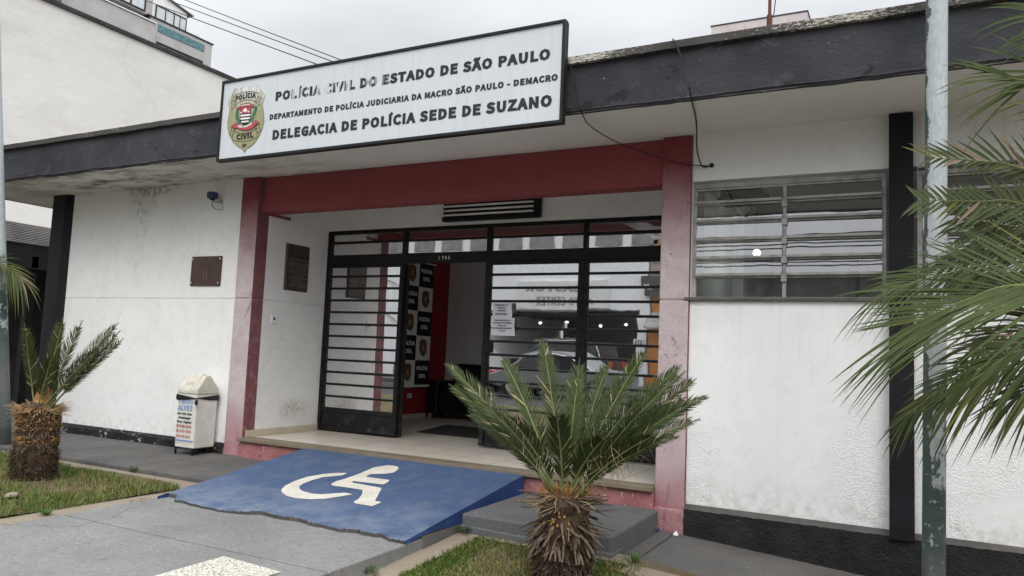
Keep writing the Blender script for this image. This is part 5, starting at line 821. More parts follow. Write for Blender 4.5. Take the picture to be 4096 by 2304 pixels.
# ================================================================== BIN
BI = thing('litter_bin', 'white litter bin with swing lid on black legs beside the red pillar', 'bin', (-7.13, 6.08, .3))
bx0, bx1, by0, by1 = -7.283, -6.972, 5.92, 6.22
m = MB(); m.hexa([(bx0+.008, by0+.008, .385), (bx1-.008, by0+.008, .385), (bx1-.008, by1-.008, .385), (bx0+.008, by1-.008, .385)], [(bx0+.004, by0+.004, .975), (bx1-.004, by0+.004, .975), (bx1-.004, by1-.004, .975), (bx0+.004, by1-.004, .975)]); m.build('body', 'binw', BI, bevel=.012, seg=3)
prof = [(by0-.004, .968), (by0-.004, 1.03), (by0+.006, 1.045), (by0+.055, 1.112), (by0+.092, 1.165), (by0+.118, 1.184), (by0+.172, 1.184), (by0+.198, 1.165), (by0+.235, 1.112), (by1-.006, 1.045), (by1+.004, 1.03), (by1+.004, .968)]
m = MB(); m.hexa([(bx0-.004, a, b) for a, b in prof], [(bx1+.004, a, b) for a, b in prof]); ld = m.build('lid', 'binl', BI, bevel=.022, seg=4, ang=20)
m = MB(); fx0, fx1 = bx0+.06, bx1-.05
fp = [(by0+.012, 1.057), (by0+.052, 1.117), (by0+.088, 1.170), (by0+.114, 1.191), (by0+.15, 1.192)]
m.add([(fx0, a, b) for a, b in fp]+[(fx1, a, b) for a, b in fp]+[(fx0, a+.01, b-.012) for a, b in fp]+[(fx1, a+.01, b-.012) for a, b in fp], [(i, 5+i, 6+i, i+1) for i in range(4)]+[(10+i, i, i+1, 11+i) for i in range(4)]+[(5+i, 15+i, 16+i, 6+i) for i in range(4)]+[(10, 15, 5, 0)])
m.build('flap', 'binl', ld); m = MB(); text(m, 'LIXO', (fx0+.03, by0+.020, 1.074), (1, 0, 0), (0, .56, .83), .13, .045, .02); m.build('lettering', 'skirt', ld)
m = MB(); n = 48; vs = []
for i in range(n+1):
    t = i/n*4; k = min(int(t), 3); f = t-k; cs = [(bx0-.004, by0-.004), (bx1+.004, by0-.004), (bx1+.004, by1+.004), (bx0-.004, by1+.004), (bx0-.004, by0-.004)]
    x = cs[k][0]*(1-f)+cs[k+1][0]*f; y = cs[k][1]*(1-f)+cs[k+1][1]*f; d = min(abs(t-1), 1); lo = .898+.03*(1-d)+random.uniform(-.004, .004); hi = .966-.03*(1-d)
    vs += [(x, y, lo), (x+(x+7.13)*.03, y+(y-6.07)*.03, (lo+hi)/2), (x, y, hi)]
m.add(vs, [(i*3+j, i*3+3+j, i*3+4+j, i*3+1+j) for i in range(n) for j in range(2)]); m.lathe([(.006, -.04), (.018, -.025), (.02, 0), (.01, .02)], (bx1+.015, by0-.012, .90), 10); m.build('bag', 'bag', BI, smooth=True)
for x in (bx0+.01, bx1-.028):
    for y in (by0+.008, by1-.026): MB().box(x, x+.018, y, y+.018, .285, .39).build('leg', 'black', BI)
MB().box(bx0+.012, bx1-.012, by0+.01, by1-.01, .372, .386).build('leg_frame', 'black', BI)
M['bblue'] = simple('faded_blue_paint', (.19, .28, .46), .6, var=.25, vs=20); M['bred'] = simple('faded_red_paint', (.46, .17, .16), .6, var=.3, vs=25); M['borange'] = simple('faded_orange_paint', (.62, .40, .28), .6)
m = MB(); yb = by0+.0035; U, V = (1, 0, 0), (0, .012, 1)
def bt(s, x, z, w, h, k, sh=0., b=.03): q = MB(); text(q, s, (bx0+x, yb-.0006-(.0 if z > .6 else -.002), z), U, V, w, h, b, 0, sh); q.build('lettering', ('bblue', 'ink', 'bred')[k], BI)
bt('TRANS', .028, .862, .23, .062, 0, 0, .05); bt('ALVES', .022, .788, .235, .06, 0, 0, .05)
bt('Areia·Pedra·Blocos', .018, .742, .24, .026, 1, .25); bt('Terraplenagem', .045, .698, .19, .026, 1, .25); bt('Terra  Vegetal', .02, .653, .235, .026, 1, .25)
bt('4748-6144', .06, .602, .195, .032, 2); bt('4742-7088', .06, .548, .195, .032, 2); bt('FAX 476-3127', .025, .492, .225, .032, 2)
for z in (.602, .548): m.box(bx0+.024, bx0+.05, yb-.0004, yb+.002, z, z+.018, 2); m.box(bx0+.02, bx0+.054, yb-.0004, yb+.002, z+.023, z+.031, 2)
m.box(bx0+.012, bx1-.014, yb+.0015, yb+.006, .452, .472, 0); m.box(bx0+.012, bx1-.014, yb+.0016, yb+.006, .434, .44, 3)
m.build('painted_marks', ['bblue', 'ink', 'bred', 'borange'], BI)

# ================================================================== POLES
def pole(x, y, z0, r, h, lab, lean=(0, 0)):
    m = MB(); n = 14; m.tube([(x+lean[0]*i/n, y+lean[1]*i/n, z0+h*i/n) for i in range(n+1)], [r*(1-.06*i/n) for i in range(n+1)], 28)
    return tag(m.build('flag_pole', 'pole', smooth=True), lab, 'pole', 'metal poles in front of the station')
pole(.078, 5.0, -.05, .060, 6.5, 'grey metal pole with peeling dark green paint beside the right palm', (.07, .03)); pole(-9.24, 5.24, .2, .064, 7.5, 'grey metal pole with peeling green foot at the left edge of the lawn', (-.83, -.44))

# ================================================================== CYCADS
def cyc_frond(base, tip, bulge, name, parent, cut=1., dark=False, npin=84, pl=.12, twist=(0, 0, 0), dead=.018, petiole=.2):
    base, tip = Vector(base), Vector(tip); L = (tip-base).length; ctl = (base+tip)/2+Vector(bulge)
    m = MB(); n = 18; P = bez(base, ctl, tip, n)
    m.tube(P, [.0085-.006*i/n for i in range(n+1)], 5, 1, cap=False)
    out = Vector((tip.x-base.x, tip.y-base.y, 0)); out = out.normalized() if out.length > .01 else Vector((0, -1, 0))
    for i in range(npin):
        t = petiole+(1-petiole)*i/(npin-1); p = (1-t)**2*base+2*t*(1-t)*ctl+t*t*tip; T = (2*(1-t)*(ctl-base)+2*t*(tip-ctl)).normalized()
        nrm = -out+Vector((0, 0, .9))+Vector(twist); nrm = (nrm-T*nrm.dot(T)).normalized(); sd = T.cross(nrm).normalized()
        u = (t-petiole)/(1-petiole); l = pl*(.35+.75*math.sin(math.pi*min(1, u*.8+.18)))*(1-.35*max(0, u-.85)/.15)
        ang = R(50-22*u)
        for s in (-1, 1):
            if random.random() < .05: continue
            a = ang+random.uniform(-.09, .09); kl = .46; d = (T*math.cos(a)+sd*s*math.sin(a)*.86+nrm*math.sin(a)*kl).normalized(); ll = l*random.uniform(.8, 1.1)
            if cut < 1 and u+ll/L*math.cos(a) > cut+random.uniform(-.03, .03): ll *= max(.2, (cut-u)/(ll/L*math.cos(a)+.001)) if cut > u else .25
            w = .0034; wd = (d.cross(nrm)).normalized()*w; q = p+d*ll*.55+nrm*.003; e = p+d*ll+T*ll*.06-nrm*.008+Vector((random.uniform(-.004, .004), random.uniform(-.004, .004), random.uniform(-.008, .002)))
            k = 2 if random.random() < dead*(1.5-u) else (3 if random.random() < .3 else 0)
            m.add([p-wd*.7, p+wd*.7, q+wd, q-wd, e+wd*.1, e-wd*.1], [(0, 1, 2, 3), (3, 2, 4, 5)], k)
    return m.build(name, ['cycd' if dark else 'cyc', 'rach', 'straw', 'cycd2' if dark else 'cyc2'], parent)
def shag(m, c, r, z, n, l, out, droop, k, w=.012, spread=.03, jit=.35):
    for i in range(n):
        a = random.uniform(0, 2*math.pi); zz = z+random.uniform(-spread, spread); d = Vector((math.cos(a), math.sin(a), 0)); p = Vector((c[0], c[1], zz))+d*r*random.uniform(.82, .97)
        ll = l*random.uniform(.45, 1.3); e = (d*out+Vector((0, 0, -droop+random.uniform(-jit, jit)))+Vector((-d.y, d.x, 0))*random.uniform(-.5, .5)).normalized(); sd = Vector((-d.y, d.x, 0)); ww = w*random.uniform(.5, 1.3)
        q = p+e*ll; nn = e.cross(sd).normalized()*ww*.4; mid = (p+q)/2+Vector((0, 0, ll*random.uniform(-.08, .1)))
        A = [p-sd*ww-nn, p+sd*ww-nn, p+sd*ww+nn, p-sd*ww+nn]; B = [mid-sd*ww*.85-nn, mid+sd*ww*.85-nn, mid+sd*ww*.85+nn, mid-sd*ww*.85+nn]; C_ = [q-sd*ww*.6-nn*.6, q+sd*ww*.6-nn*.6, q+sd*ww*.6+nn*.6, q-sd*ww*.6+nn*.6]
        m.hexa(A, B, k); m.hexa(B, C_, k)
def curls(m, c, n, a0, a1, r0, r1, z0, slope, k, r=.0016):
    for i in range(n):
        a = random.uniform(a0, a1); rr = random.uniform(r0, r1); p = Vector((c[0]+math.cos(a)*rr, c[1]+math.sin(a)*rr*.6, z0+rr*slope+random.uniform(-.07, .07)))
        e = p+Vector((random.uniform(-.08, .08), random.uniform(-.05, .05), -random.uniform(.03, .13))); m.tube(bez(p, (p+e)/2+Vector((random.uniform(-.05, .05), random.uniform(-.03, .03), random.uniform(-.01, .04))), e, 5), r, 3, k, False)
CA = thing('cycad', 'broad green sago cycad with a shaggy brown trunk in front of the entrance step', 'cycad', (-1.965, 4.55, .15), 'cycads on the lawns')
c = (-1.965, 4.55); random.seed(21)
m = MB(); m.lathe([(.155, .08), (.165, .2), (.172, .32), (.17, .42), (.155, .5), (.15, .58), (.16, .64), (.13, .685), (.07, .70)], (c[0], c[1], 0), 34, 0, .07)
for z in [.08+.012*i for i in range(30)]: shag(m, c, .17, z, 70, .05, .85, .55, 0, .0055, .014, .6)
for z in (.22, .27, .31, .35, .38): shag(m, c, .17, z, 22, .06, .6, 1.0, 2, .008, .02)
for z in (.41, .44, .47): shag(m, c, .165, z, 26, .14, .8, .85, 2, .009, .02)
for z in (.50, .53): shag(m, c, .155, z, 24, .17, 1., .45, 2, .0085, .02)
for z in (.50, .54, .57): shag(m, c, .15, z, 34, .04, .9, .3, 1, .008, .02)
for z in (.61, .63, .65, .67): shag(m, c, .14, z, 22, .17, 1., .02, 2, .008, .015, .25)
shag(m, c, .14, .65, 50, .15, .9, .0, 3, .003, .04, .5); shag(m, c, .13, .68, 60, .06, .8, -.5, 1, .006, .02); shag(m, c, .08, .70, 50, .06, .5, -.9, 1, .006, .01); shag(m, c, .155, .5, 60, .12, .9, .6, 0, .008, .08, .6)
m.build('trunk', ['bark', 'fibre', 'barkg', 'straw'], CA)
bc = Vector((c[0], c[1], .67))
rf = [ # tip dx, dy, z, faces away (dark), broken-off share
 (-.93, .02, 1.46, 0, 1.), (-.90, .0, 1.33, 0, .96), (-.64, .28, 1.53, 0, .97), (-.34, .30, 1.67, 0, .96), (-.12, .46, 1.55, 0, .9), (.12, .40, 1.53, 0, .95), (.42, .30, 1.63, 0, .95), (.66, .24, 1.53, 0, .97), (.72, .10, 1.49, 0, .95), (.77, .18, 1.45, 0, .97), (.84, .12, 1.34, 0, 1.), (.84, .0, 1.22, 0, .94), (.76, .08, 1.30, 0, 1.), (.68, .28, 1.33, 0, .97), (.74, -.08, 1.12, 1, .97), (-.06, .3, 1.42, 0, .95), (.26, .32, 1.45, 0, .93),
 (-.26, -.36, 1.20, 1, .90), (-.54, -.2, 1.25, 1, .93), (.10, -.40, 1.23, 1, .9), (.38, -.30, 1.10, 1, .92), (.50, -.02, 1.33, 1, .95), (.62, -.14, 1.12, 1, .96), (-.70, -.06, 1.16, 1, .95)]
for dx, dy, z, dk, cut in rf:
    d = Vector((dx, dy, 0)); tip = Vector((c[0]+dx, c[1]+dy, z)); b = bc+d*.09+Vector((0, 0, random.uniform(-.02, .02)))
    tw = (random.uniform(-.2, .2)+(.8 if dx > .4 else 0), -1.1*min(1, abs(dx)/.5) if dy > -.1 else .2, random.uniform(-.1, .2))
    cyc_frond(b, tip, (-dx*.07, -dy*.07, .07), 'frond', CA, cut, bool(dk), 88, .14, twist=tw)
m = MB(); curls(m, c, 120, -.9, .9, .15, .55, .72, .60, 0, .0010); curls(m, c, 60, 0, 6.28, .1, .35, .78, .9, 0, .0010); m.build('dead_leaflets', 'straw', CA)
CB = thing('cycad', 'stout cycad with few upright fronds and an orange fibrous crown on the left lawn', 'cycad', (-7.13, 4.31, .24), 'cycads on the lawns')
c = (-7.13, 4.31)
m = MB(); m.lathe([(.155, .15), (.172, .26), (.178, .45), (.165, .5), (.182, .56), (.172, .63), (.165, .655), (.18, .70), (.178, .79), (.17, .86), (.14, .91), (.09, .94)], (c[0], c[1], 0), 34, 0, .05)
for z in [.18+.013*i for i in range(26)]: shag(m, c, .178, z, 90, .045, .85, .5, 0, .0045, .014, .6)
for z in [.2+.03*i for i in range(12)]: shag(m, c, .178, z, 12, .05, .9, .4, 2, .003, .02)
for z in (.535, .565, .68): shag(m, c, .178, z, 60, .06, .75, .9, 2, .0045, .018)
for z in (.59, .61, .63, .71, .735, .76, .785, .81, .83, .85, .87, .89): shag(m, c, .178, z, 120, .03, .95, .35, 1, .005, .014)
for z in (.6, .66, .75): shag(m, c, .178, z, 40, .05, .9, .5, 0, .004, .03)
for z in (.84, .86, .88, .895): shag(m, c, .17, z, 60, .11, 1., -.02, 3, .0035, .015, .4); shag(m, c, .16, z, 30, .07, 1., -.2, 1, .005, .02)
for i in range(320):
    a = random.uniform(0, 6.283); r0 = .085*math.sqrt(random.random()); p = Vector((c[0]+.03+math.cos(a)*r0, c[1]+.01+math.sin(a)*r0, .90)); e = p+Vector((-math.cos(a)*r0*.35, -math.sin(a)*r0*.35, random.uniform(.08, .23)*(1.15-r0*6))); m.tube([p, e], [.007, .003], 4, 1)
m.build('trunk', ['bark', 'fibre', 'barkg', 'straw'], CB)
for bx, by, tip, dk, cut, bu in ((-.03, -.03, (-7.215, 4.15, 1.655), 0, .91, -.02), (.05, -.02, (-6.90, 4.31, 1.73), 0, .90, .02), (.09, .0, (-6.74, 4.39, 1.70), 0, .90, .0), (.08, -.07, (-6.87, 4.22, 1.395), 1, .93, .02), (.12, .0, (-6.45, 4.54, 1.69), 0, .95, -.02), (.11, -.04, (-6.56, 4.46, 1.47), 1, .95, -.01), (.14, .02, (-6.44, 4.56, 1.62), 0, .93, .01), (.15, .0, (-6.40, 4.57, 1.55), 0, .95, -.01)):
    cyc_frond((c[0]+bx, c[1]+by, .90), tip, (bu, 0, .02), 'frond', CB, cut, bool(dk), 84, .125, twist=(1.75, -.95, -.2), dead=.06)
m = MB(); curls(m, c, 40, 0, 6.28, .1, .24, .86, .2, 0); m.build('dead_leaflets', 'straw', CB)

# ================================================================== PALMS
def leaflet(m, p, d, l, w, droop, k, side):
    d = d.normalized(); n = 6; pts = []
    for i in range(n+1):
        t = i/n; q = p+d*l*t+Vector((0, 0, -droop*l*t*t)); ww = w*(.35+1.3*min(t*4, 1))*(1-t**2.2)*.75+.0004; pts.append((q, ww))
    s0 = d.cross(side).normalized() if d.cross(side).length > .01 else Vector((0, 0, 1))
    vs = []; fs = []
    for q, ww in pts: vs += [q+s0*ww, q-side.normalized()*ww*.28, q-s0*ww]
    for i in range(n): fs += [(i*3, i*3+3, i*3+4, i*3+1), (i*3+1, i*3+4, i*3+5, i*3+2)]
    m.add(vs, fs, k)
def palm_frond(path, parent, npair, l0, w=.012, up=(0, -.4, 1), mats=('palm', 'palm', 'palmy', 'palmd', 'cane'), droop=.25, ang=(62, 22), cutlen=None, dry=.03, start=.2, upl=1., lol=1., angup=None, keel=.25):
    P = [Vector(p) for p in path]; S_ = []
    for i in range(len(P)-1):
        a, b, c_, d = P[max(i-1, 0)], P[i], P[i+1], P[min(i+2, len(P)-1)]
        for k in range(8):
            t = k/8; S_.append(.5*((2*b)+(c_-a)*t+(2*a-5*b+4*c_-d)*t*t+(3*b-a-3*c_+d)*t**3))
    S_.append(P[-1]); n = len(S_); m = MB(); m.tube(S_, [.010-.008*i/(n-1) for i in range(n)], 5, 4, False)
    cum = [0]
    for i in range(1, n): cum.append(cum[-1]+(S_[i]-S_[i-1]).length)
    up = Vector(up)
    for j in range(npair):
        u = j/(npair-1); s = cum[-1]*(start+(1-start)*u); i = max(k for k in range(n) if cum[k] <= s+1e-9); i = min(i, n-2); f = (s-cum[i])/max(1e-6, cum[i+1]-cum[i]); p = S_[i].lerp(S_[i+1], f); T = (S_[min(i+2, n-1)]-S_[max(i-1, 0)]).normalized()
        N_ = (up-T*up.dot(T)).normalized(); sd = T.cross(N_).normalized()
        prof = .62+.38*math.sin(math.pi*min(1, u*.9+.12)); 
        for sgn in (-1, 1):
            aa = angup if (angup and sd.z*sgn > 0) else ang; a = R(aa[0]+(aa[1]-aa[0])*u+random.uniform(-5, 5)); d = T*math.cos(a)+sd*sgn*math.sin(a)+N_*keel*math.sin(a)
            l = l0*prof*random.uniform(.88, 1.1)*(upl if sgn < 0 else lol)
            if cutlen and random.random() < .8: l *= cutlen*random.uniform(.8, 1.2)
            r = random.random(); k = 3 if r < dry else (2 if r < dry*2.6 else (1 if r < .45 else 0))
            leaflet(m, p+N_*.002, d, l, w*random.uniform(.8, 1.15), droop*random.uniform(.5, 1.6)+(.22*random.uniform(.4, 1.5) if sd.z*sgn < -.2 else 0), k, N_)
    return m.build('frond', mats, parent)
PR = thing('areca_palm', 'green feather palm with long arching fronds at the right edge', 'palm', (1.25, 4.15, 0), 'feather palms beside the poles')
crown = (1.2, 4.15, 1.5)
m = MB()
for dx, dy in ((0, 0), (.13, .08), (-.1, .1), (.06, -.12)): m.tube([(1.25+dx, 4.15+dy, -.1), (1.24+dx, 4.15+dy, .8), (1.2+dx*.8, 4.15+dy*.8, 1.6)], [.05, .042, .03], 10)
m.build('trunk', 'cane', PR)
G = ('palm', 'palmg', 'palmy', 'palmd', 'cane'); G2 = ('palmg', 'palmg', 'palmy', 'palmd', 'cane')
palm_frond([crown, (.95, 3.98, 2.35), (.62, 3.9, 2.80), (.423, 3.9, 2.836), (.36, 3.9, 2.858)], PR, 40, .50, .0068, (.05, -1, .25), G, .14, (64, 14), start=.3, keel=.15)
palm_frond([crown, (.85, 4.25, 2.25), (.46, 4.3, 2.531), (.275, 4.3, 2.586), (.09, 4.3, 2.618)], PR, 30, .27, .0075, (0, -1, .25), G, .03, (50, 24), upl=.5, lol=1.0, start=.4, dry=.05, keel=.1)
palm_frond([crown, (.95, 4.2, 2.1), (.447, 4.2, 2.342), (.266, 4.2, 2.367), (.03, 4.2, 2.388)], PR, 34, .19, .008, (0, -1, .25), G2, .02, (52, 40), upl=1., lol=.9, start=.38, dry=.03, keel=.1)
palm_frond([(1.0, 4.2, 2.1), (.447, 4.25, 2.24), (.2, 4.25, 2.30)], PR, 30, .26, .0066, (0, -1, .2), G2, .06, (46, 30), start=.2, keel=.1)
palm_frond([crown, (.92, 3.98, 1.88), (.41, 3.9, 1.938), (.195, 3.9, 1.871), (.02, 3.9, 1.778)], PR, 46, .72, .0074, (-.2, -.8, .6), ('palm', 'palm', 'palmy', 'palmd', 'cane'), .05, (52, 6), start=.25, upl=1.0, lol=.70, dry=.02, keel=.12, angup=(66, 24))
palm_frond([crown, (.9, 4.3, 2.0), (.436, 4.3, 2.086), (.115, 4.3, 2.031), (-.13, 4.3, 1.95)], PR, 50, .44, .0056, (-.1, -.75, .6), G, .25, (58, 12), start=.2, dry=.02, keel=.12, angup=(64, 24))
palm_frond([crown, (.75, 3.85, 1.72), (.396, 3.8, 1.659), (.242, 3.8, 1.547), (.19, 3.8, 1.508)], PR, 46, .46, .0066, (-.15, -.85, .55), ('palm', 'palm', 'palmy', 'palmd', 'cane'), .22, (58, 8), start=.2, upl=1., lol=.8, dry=.03, keel=.12)
palm_frond([crown, (.7, 4.35, 1.72), (.3, 4.35, 1.60), (.101, 4.35, 1.463), (-.025, 4.35, 1.34)], PR, 44, .32, .0056, (-.1, -.7, .6), G, .25, (58, 10), start=.2, dry=.05, keel=.12)
palm_frond([crown, (.8, 4.1, 1.75), (.5, 4.05, 1.78), (.25, 4.05, 1.68)], PR, 40, .42, .006, (-.1, -.8, .6), G2, .3, (60, 14), start=.15)
palm_frond([crown, (.85, 4.25, 2.05), (.6, 4.3, 2.2), (.35, 4.35, 2.18), (.16, 4.35, 2.1)], PR, 40, .36, .006, (0, -.8, .6), G2, .3, (58, 14), start=.25, keel=.1)
palm_frond([crown, (.95, 4.0, 2.6), (.75, 3.95, 3.0), (.5, 3.9, 3.12)], PR, 34, .45, .0066, (.05, -1, .25), G, .2, (60, 14), start=.45, keel=.12)
palm_frond([crown, (.85, 4.0, 1.66), (.6, 3.95, 1.60), (.38, 3.92, 1.46)], PR, 34, .36, .006, (-.1, -.8, .6), G2, .25, (60, 14), start=.2)
palm_frond([crown, (.95, 4.3, 2.15), (.6, 4.3, 2.32), (.3, 4.3, 2.27)], PR, 36, .32, .006, (0, -.85, .5), G2, .15, (56, 18), start=.3)
PQ = thing('areca_palm', 'drooping feather palm behind the pole at the left edge', 'palm', (-10.1, 5.0, .2), 'feather palms beside the poles')
m = MB()
for dx, dy in ((0, 0), (.12, .1), (-.1, .07)): m.tube([(-10.1+dx, 5+dy, .1), (-10.05+dx, 5+dy, 1.2), (-9.95+dx, 5+dy, 2.0)], [.05, .04, .03], 8)
m.build('trunk', 'cane', PQ)
palm_frond([(-9.95, 5.0, 1.9), (-9.7, 4.9, 2.28), (-9.3, 4.98, 2.36), (-9.0, 5.1, 2.16)], PQ, 36, .40, .007, (.1, -.5, .8), G, .6, (60, 20), start=.2)
palm_frond([(-9.95, 5.0, 1.9), (-9.75, 4.9, 2.38), (-9.45, 4.85, 2.45), (-9.15, 4.85, 2.34)], PQ, 34, .34, .007, (.1, -.5, .8), G, .5, (60, 20), start=.3)
palm_frond([(-9.95, 5.0, 1.9), (-9.5, 4.4, 2.6), (-9.0, 3.9, 2.9), (-8.5, 3.5, 2.75)], PQ, 34, .42, .011, (0, 0, 1), G, .5, (60, 20), start=.3)
palm_frond([(-9.95, 5.0, 1.9), (-9.5, 4.2, 2.2), (-9.0, 3.7, 2.35), (-8.6, 3.4, 2.1)], PQ, 34, .42, .011, (0, 0, 1), G, .5, (60, 20), start=.3)
palm_frond([(-9.95, 5.0, 1.9), (-10.3, 4.6, 2.7), (-10.7, 4.4, 2.9), (-11.1, 4.2, 2.6)], PQ, 28, .4, .011, (0, 0, 1), G, .5, (60, 20), start=.3)

# ================================================================== GRASS, WEEDS, LITTER
def blades(name, pts, fz, h, mats, w=.0032):
    m = MB()
    for x, y in pts:
        a = random.uniform(0, 6.283); hh = h*random.uniform(.4, 1.25); l = random.uniform(.4, 1.3)*hh; z = fz(x, y)-.003; dx, dy = math.cos(a), math.sin(a); ww = w*random.uniform(.7, 1.3)
        k = 1 if random.random() < GDRY(x, y) else 0
        m.add([(x-dy*ww, y+dx*ww, z), (x+dy*ww, y-dx*ww, z), (x+dx*l*.4+dy*ww*.7, y+dy*l*.4-dx*ww*.7, z+hh*.7), (x+dx*l*.4-dy*ww*.7, y+dy*l*.4+dx*ww*.7, z+hh*.7), (x+dx*l, y+dy*l, z+hh*(.9 if l < hh else .6))], [(0, 1, 2, 3), (3, 2, 4)], k)
    return struct(m.build(name, mats), 'stuff')
def patch(x, y, s=1.7): return .5+.5*math.sin(x*s*1.7+1.3*math.sin(y*s*1.1))*math.cos(y*s*1.9+math.sin(x*s)*1.2)
GDRY = lambda x, y: .10+.45*(1-patch(x, y))
pts = []
while len(pts) < 26000:
    x = random.uniform(-9.6, -5.80); y = random.uniform(2.6, 5.0)
    edge = 4.84+.03*math.sin(x*7)+.02*math.sin(x*23)+(.12*min(1, max(0, -6.9-x)))
    d = min(-5.80-x, edge-y)
    if d < -.01: continue
    dc = math.hypot(x+7.13, y-4.31)
    if dc < .18 or random.random() > (.08+1.1*patch(x, y, 2.1) if d > .18 else .8): continue
    if dc < .4 and random.random() < .6: continue
    pts.append((x, y))
blades('grass', pts, zL, .05, ['grassa', 'grassb'])
pts = []
while len(pts) < 15000:
    x = random.uniform(-2.87, -1.2); y = random.uniform(3.6, 5.06)
    if math.hypot(x+1.955, y-4.55) < .16 or random.random() > .30+.6*patch(x, y, 2.4)+(.6 if x < -2.7 else 0): continue
    if x > -1.6 and y > 4.86: continue
    pts.append((x, y))
GDRY = lambda x, y: .25+.4*(1-patch(x, y, 2.4))-(.3 if x < -2.65 else 0)
blades('grass', pts, zR, .04, ['grassa', 'grassb'])
def weed(x, y, z, n, h, lab, broad=False):
    m = MB()
    for i in range(n):
        a = random.uniform(0, 6.283); d = Vector((math.cos(a), math.sin(a), 0)); p = Vector((x, y, z))+d*random.uniform(0, .02)
        if broad:
            q = p+d*random.uniform(.005, .05)+Vector((0, 0, random.uniform(.01, h))); s = random.uniform(.007, .013); u = Vector((-d.y, d.x, 0)); m.add([q-u*s, q+d*s*1.1+Vector((0, 0, .004)), q+u*s, q-d*s*.9], [(0, 1, 2, 3)])
        else:
            e = p+d*random.uniform(.02, .09)+Vector((0, 0, random.uniform(.4, 1)*h)); u = Vector((-d.y, d.x, 0))*.003; q = (p+e)/2+Vector((0, 0, h*.15)); m.add([p-u, p+u, q+u, q-u, e], [(0, 1, 2, 3), (3, 2, 4)])
    tag(m.build('weed', 'weed'), lab, 'weed', 'weeds in the concrete joints')
weed(-2.99, 5.06, .2, 60, .07, 'leafy green weed in the corner between blue ramp and grey step', True); weed(-5.69, 3.56, .23, 60, .05, 'low weed tuft on the kerb strip by the left lawn'); weed(-6.82, 5.11, .24, 50, .09, 'grass tuft at the kerb between the left lawn and the dark pavement')
weed(-1.70, 5.12, .17, 50, .09, 'grass tuft in the pavement joint to the right of the cycad'); weed(-3.035, 4.0, .14, 60, .05, 'low green weed against the side of the grey path', True)
m = MB(); m.lathe([(.03, 0), (.055, .012), (.05, .03), (.02, .04)], (-6.40, 3.72, .25), 9, 0, .25); tag(m.build('stone', 'strip'), 'pale flat stone lying on the left lawn', 'stone')
WR = thing('snack_wrapper', 'crumpled yellow and navy snack wrapper at the foot of the right pillar', 'wrapper', (-1.87, 6.17, .2))
mm = MB(); mm.hexa([(-1.91, 6.13, zP(-1.9)), (-1.83, 6.115, zP(-1.9)), (-1.82, 6.16, zP(-1.9)), (-1.90, 6.175, zP(-1.9))], [(-1.905, 6.14, .232), (-1.84, 6.13, .228), (-1.83, 6.155, .224), (-1.895, 6.165, .236)]); mm.build('body', 'navy', WR, bevel=.006)
MB().hexa([(-1.902, 6.136, .233), (-1.845, 6.127, .229), (-1.842, 6.148, .227), (-1.897, 6.158, .236)], [(-1.90, 6.138, .237), (-1.847, 6.129, .233), (-1.845, 6.146, .231), (-1.896, 6.156, .239)]).build('label', 'yellow', WR)
m = MB(); z = zP(-1.69); m.add([(-1.71, 6.13, z+.004), (-1.67, 6.12, z+.004), (-1.665, 6.15, z+.006), (-1.70, 6.16, z+.006), (-1.69, 6.14, z+.035), (-1.68, 6.145, z+.03)], [(0, 1, 4), (1, 2, 5, 4), (2, 3, 5), (3, 0, 4, 5), (0, 3, 2, 1)]); tag(m.build('paper_scrap', 'white'), 'crumpled white paper scrap on the pavement by the right pillar', 'paper')

# ================================================================== NEIGHBOURS
NB = thing('neighbour_building', 'tall plain pale rendered side wall with dark coping beyond the station roof', 'building', (-18, 14, 0))
MB().box(-24, -16, 6.0, 34, 0, 8.47).build('wall', 'neigh', NB); MB().box(-24.1, -15.95, 5.95, 34.1, 8.472, 8.56).build('coping', 'darkcap', NB)
CP = thing('carport', 'grey corrugated carport with dark interior beyond the left pilaster', 'carport', (-13, 9, .2))
m = MB(); n = 120; vs = []; fs = []
for i in range(n+1):
    yy = 5.9+9*i/n; vs += [(-12.45+.012*(i % 2), yy, 2.985), (-12.45+.012*(i % 2), yy, 3.30)]
for i in range(n): fs.append((2*i, 2*i+2, 2*i+3, 2*i+1))
m2 = MB()
for i in range(24): z = 2.985+.0131*i; m2.add([(-12.45+.01*(i % 2), 5.9, z), (-12.45+.01*(i % 2), 15, z), (-12.45+.01*((i+1) % 2), 15, z+.0131), (-12.45+.01*((i+1) % 2), 5.9, z+.0131)], [(0, 1, 2, 3)])
m2.build('fascia', 'corr', CP); MB().box(-15.9, -12.46, 5.9, 15, 3.2, 3.29).build('roof', 'corr', CP)
MB().box(-15.8, -12.47, 7.2, 7.3, 2.62, 2.8).box(-15.8, -12.47, 9.6, 9.7, 2.62, 2.8).box(-12.62, -12.47, 5.95, 15, 2.60, 2.97).build('beam', 'dark', CP)
for yy in (7.25, 9.65): MB().box(-12.62, -12.5, yy-.06, yy+.06, .2, 2.62).build('post', 'black', CP)
MB().box(-15.95, -10.4, 12.4, 12.5, .2, 3.3).build('back_wall', 'ledge', CP); MB().box(-15.97, -15.9, 6.0, 12.4, .2, 3.2).build('shade_panel', 'ledge', CP); MB().box(-15.9, -12.5, 5.95, 12.4, .2, .27).build('floor', 'pave', CP)  # added side panel; walls and floor coloured dark to stand for carport shade
GT = thing('alley_gate', 'black barred gate closing the alley left of the station', 'gate', (-11.6, 10.5, .25))
m = MB(); m.box(-12.4, -10.5, 10.4, 10.45, .3, .95); m.build('panel', 'black', GT)
m = MB()
for i in range(15): m.box(-12.35+.13*i, -12.33+.13*i, 10.41, 10.43, .95, 2.1)
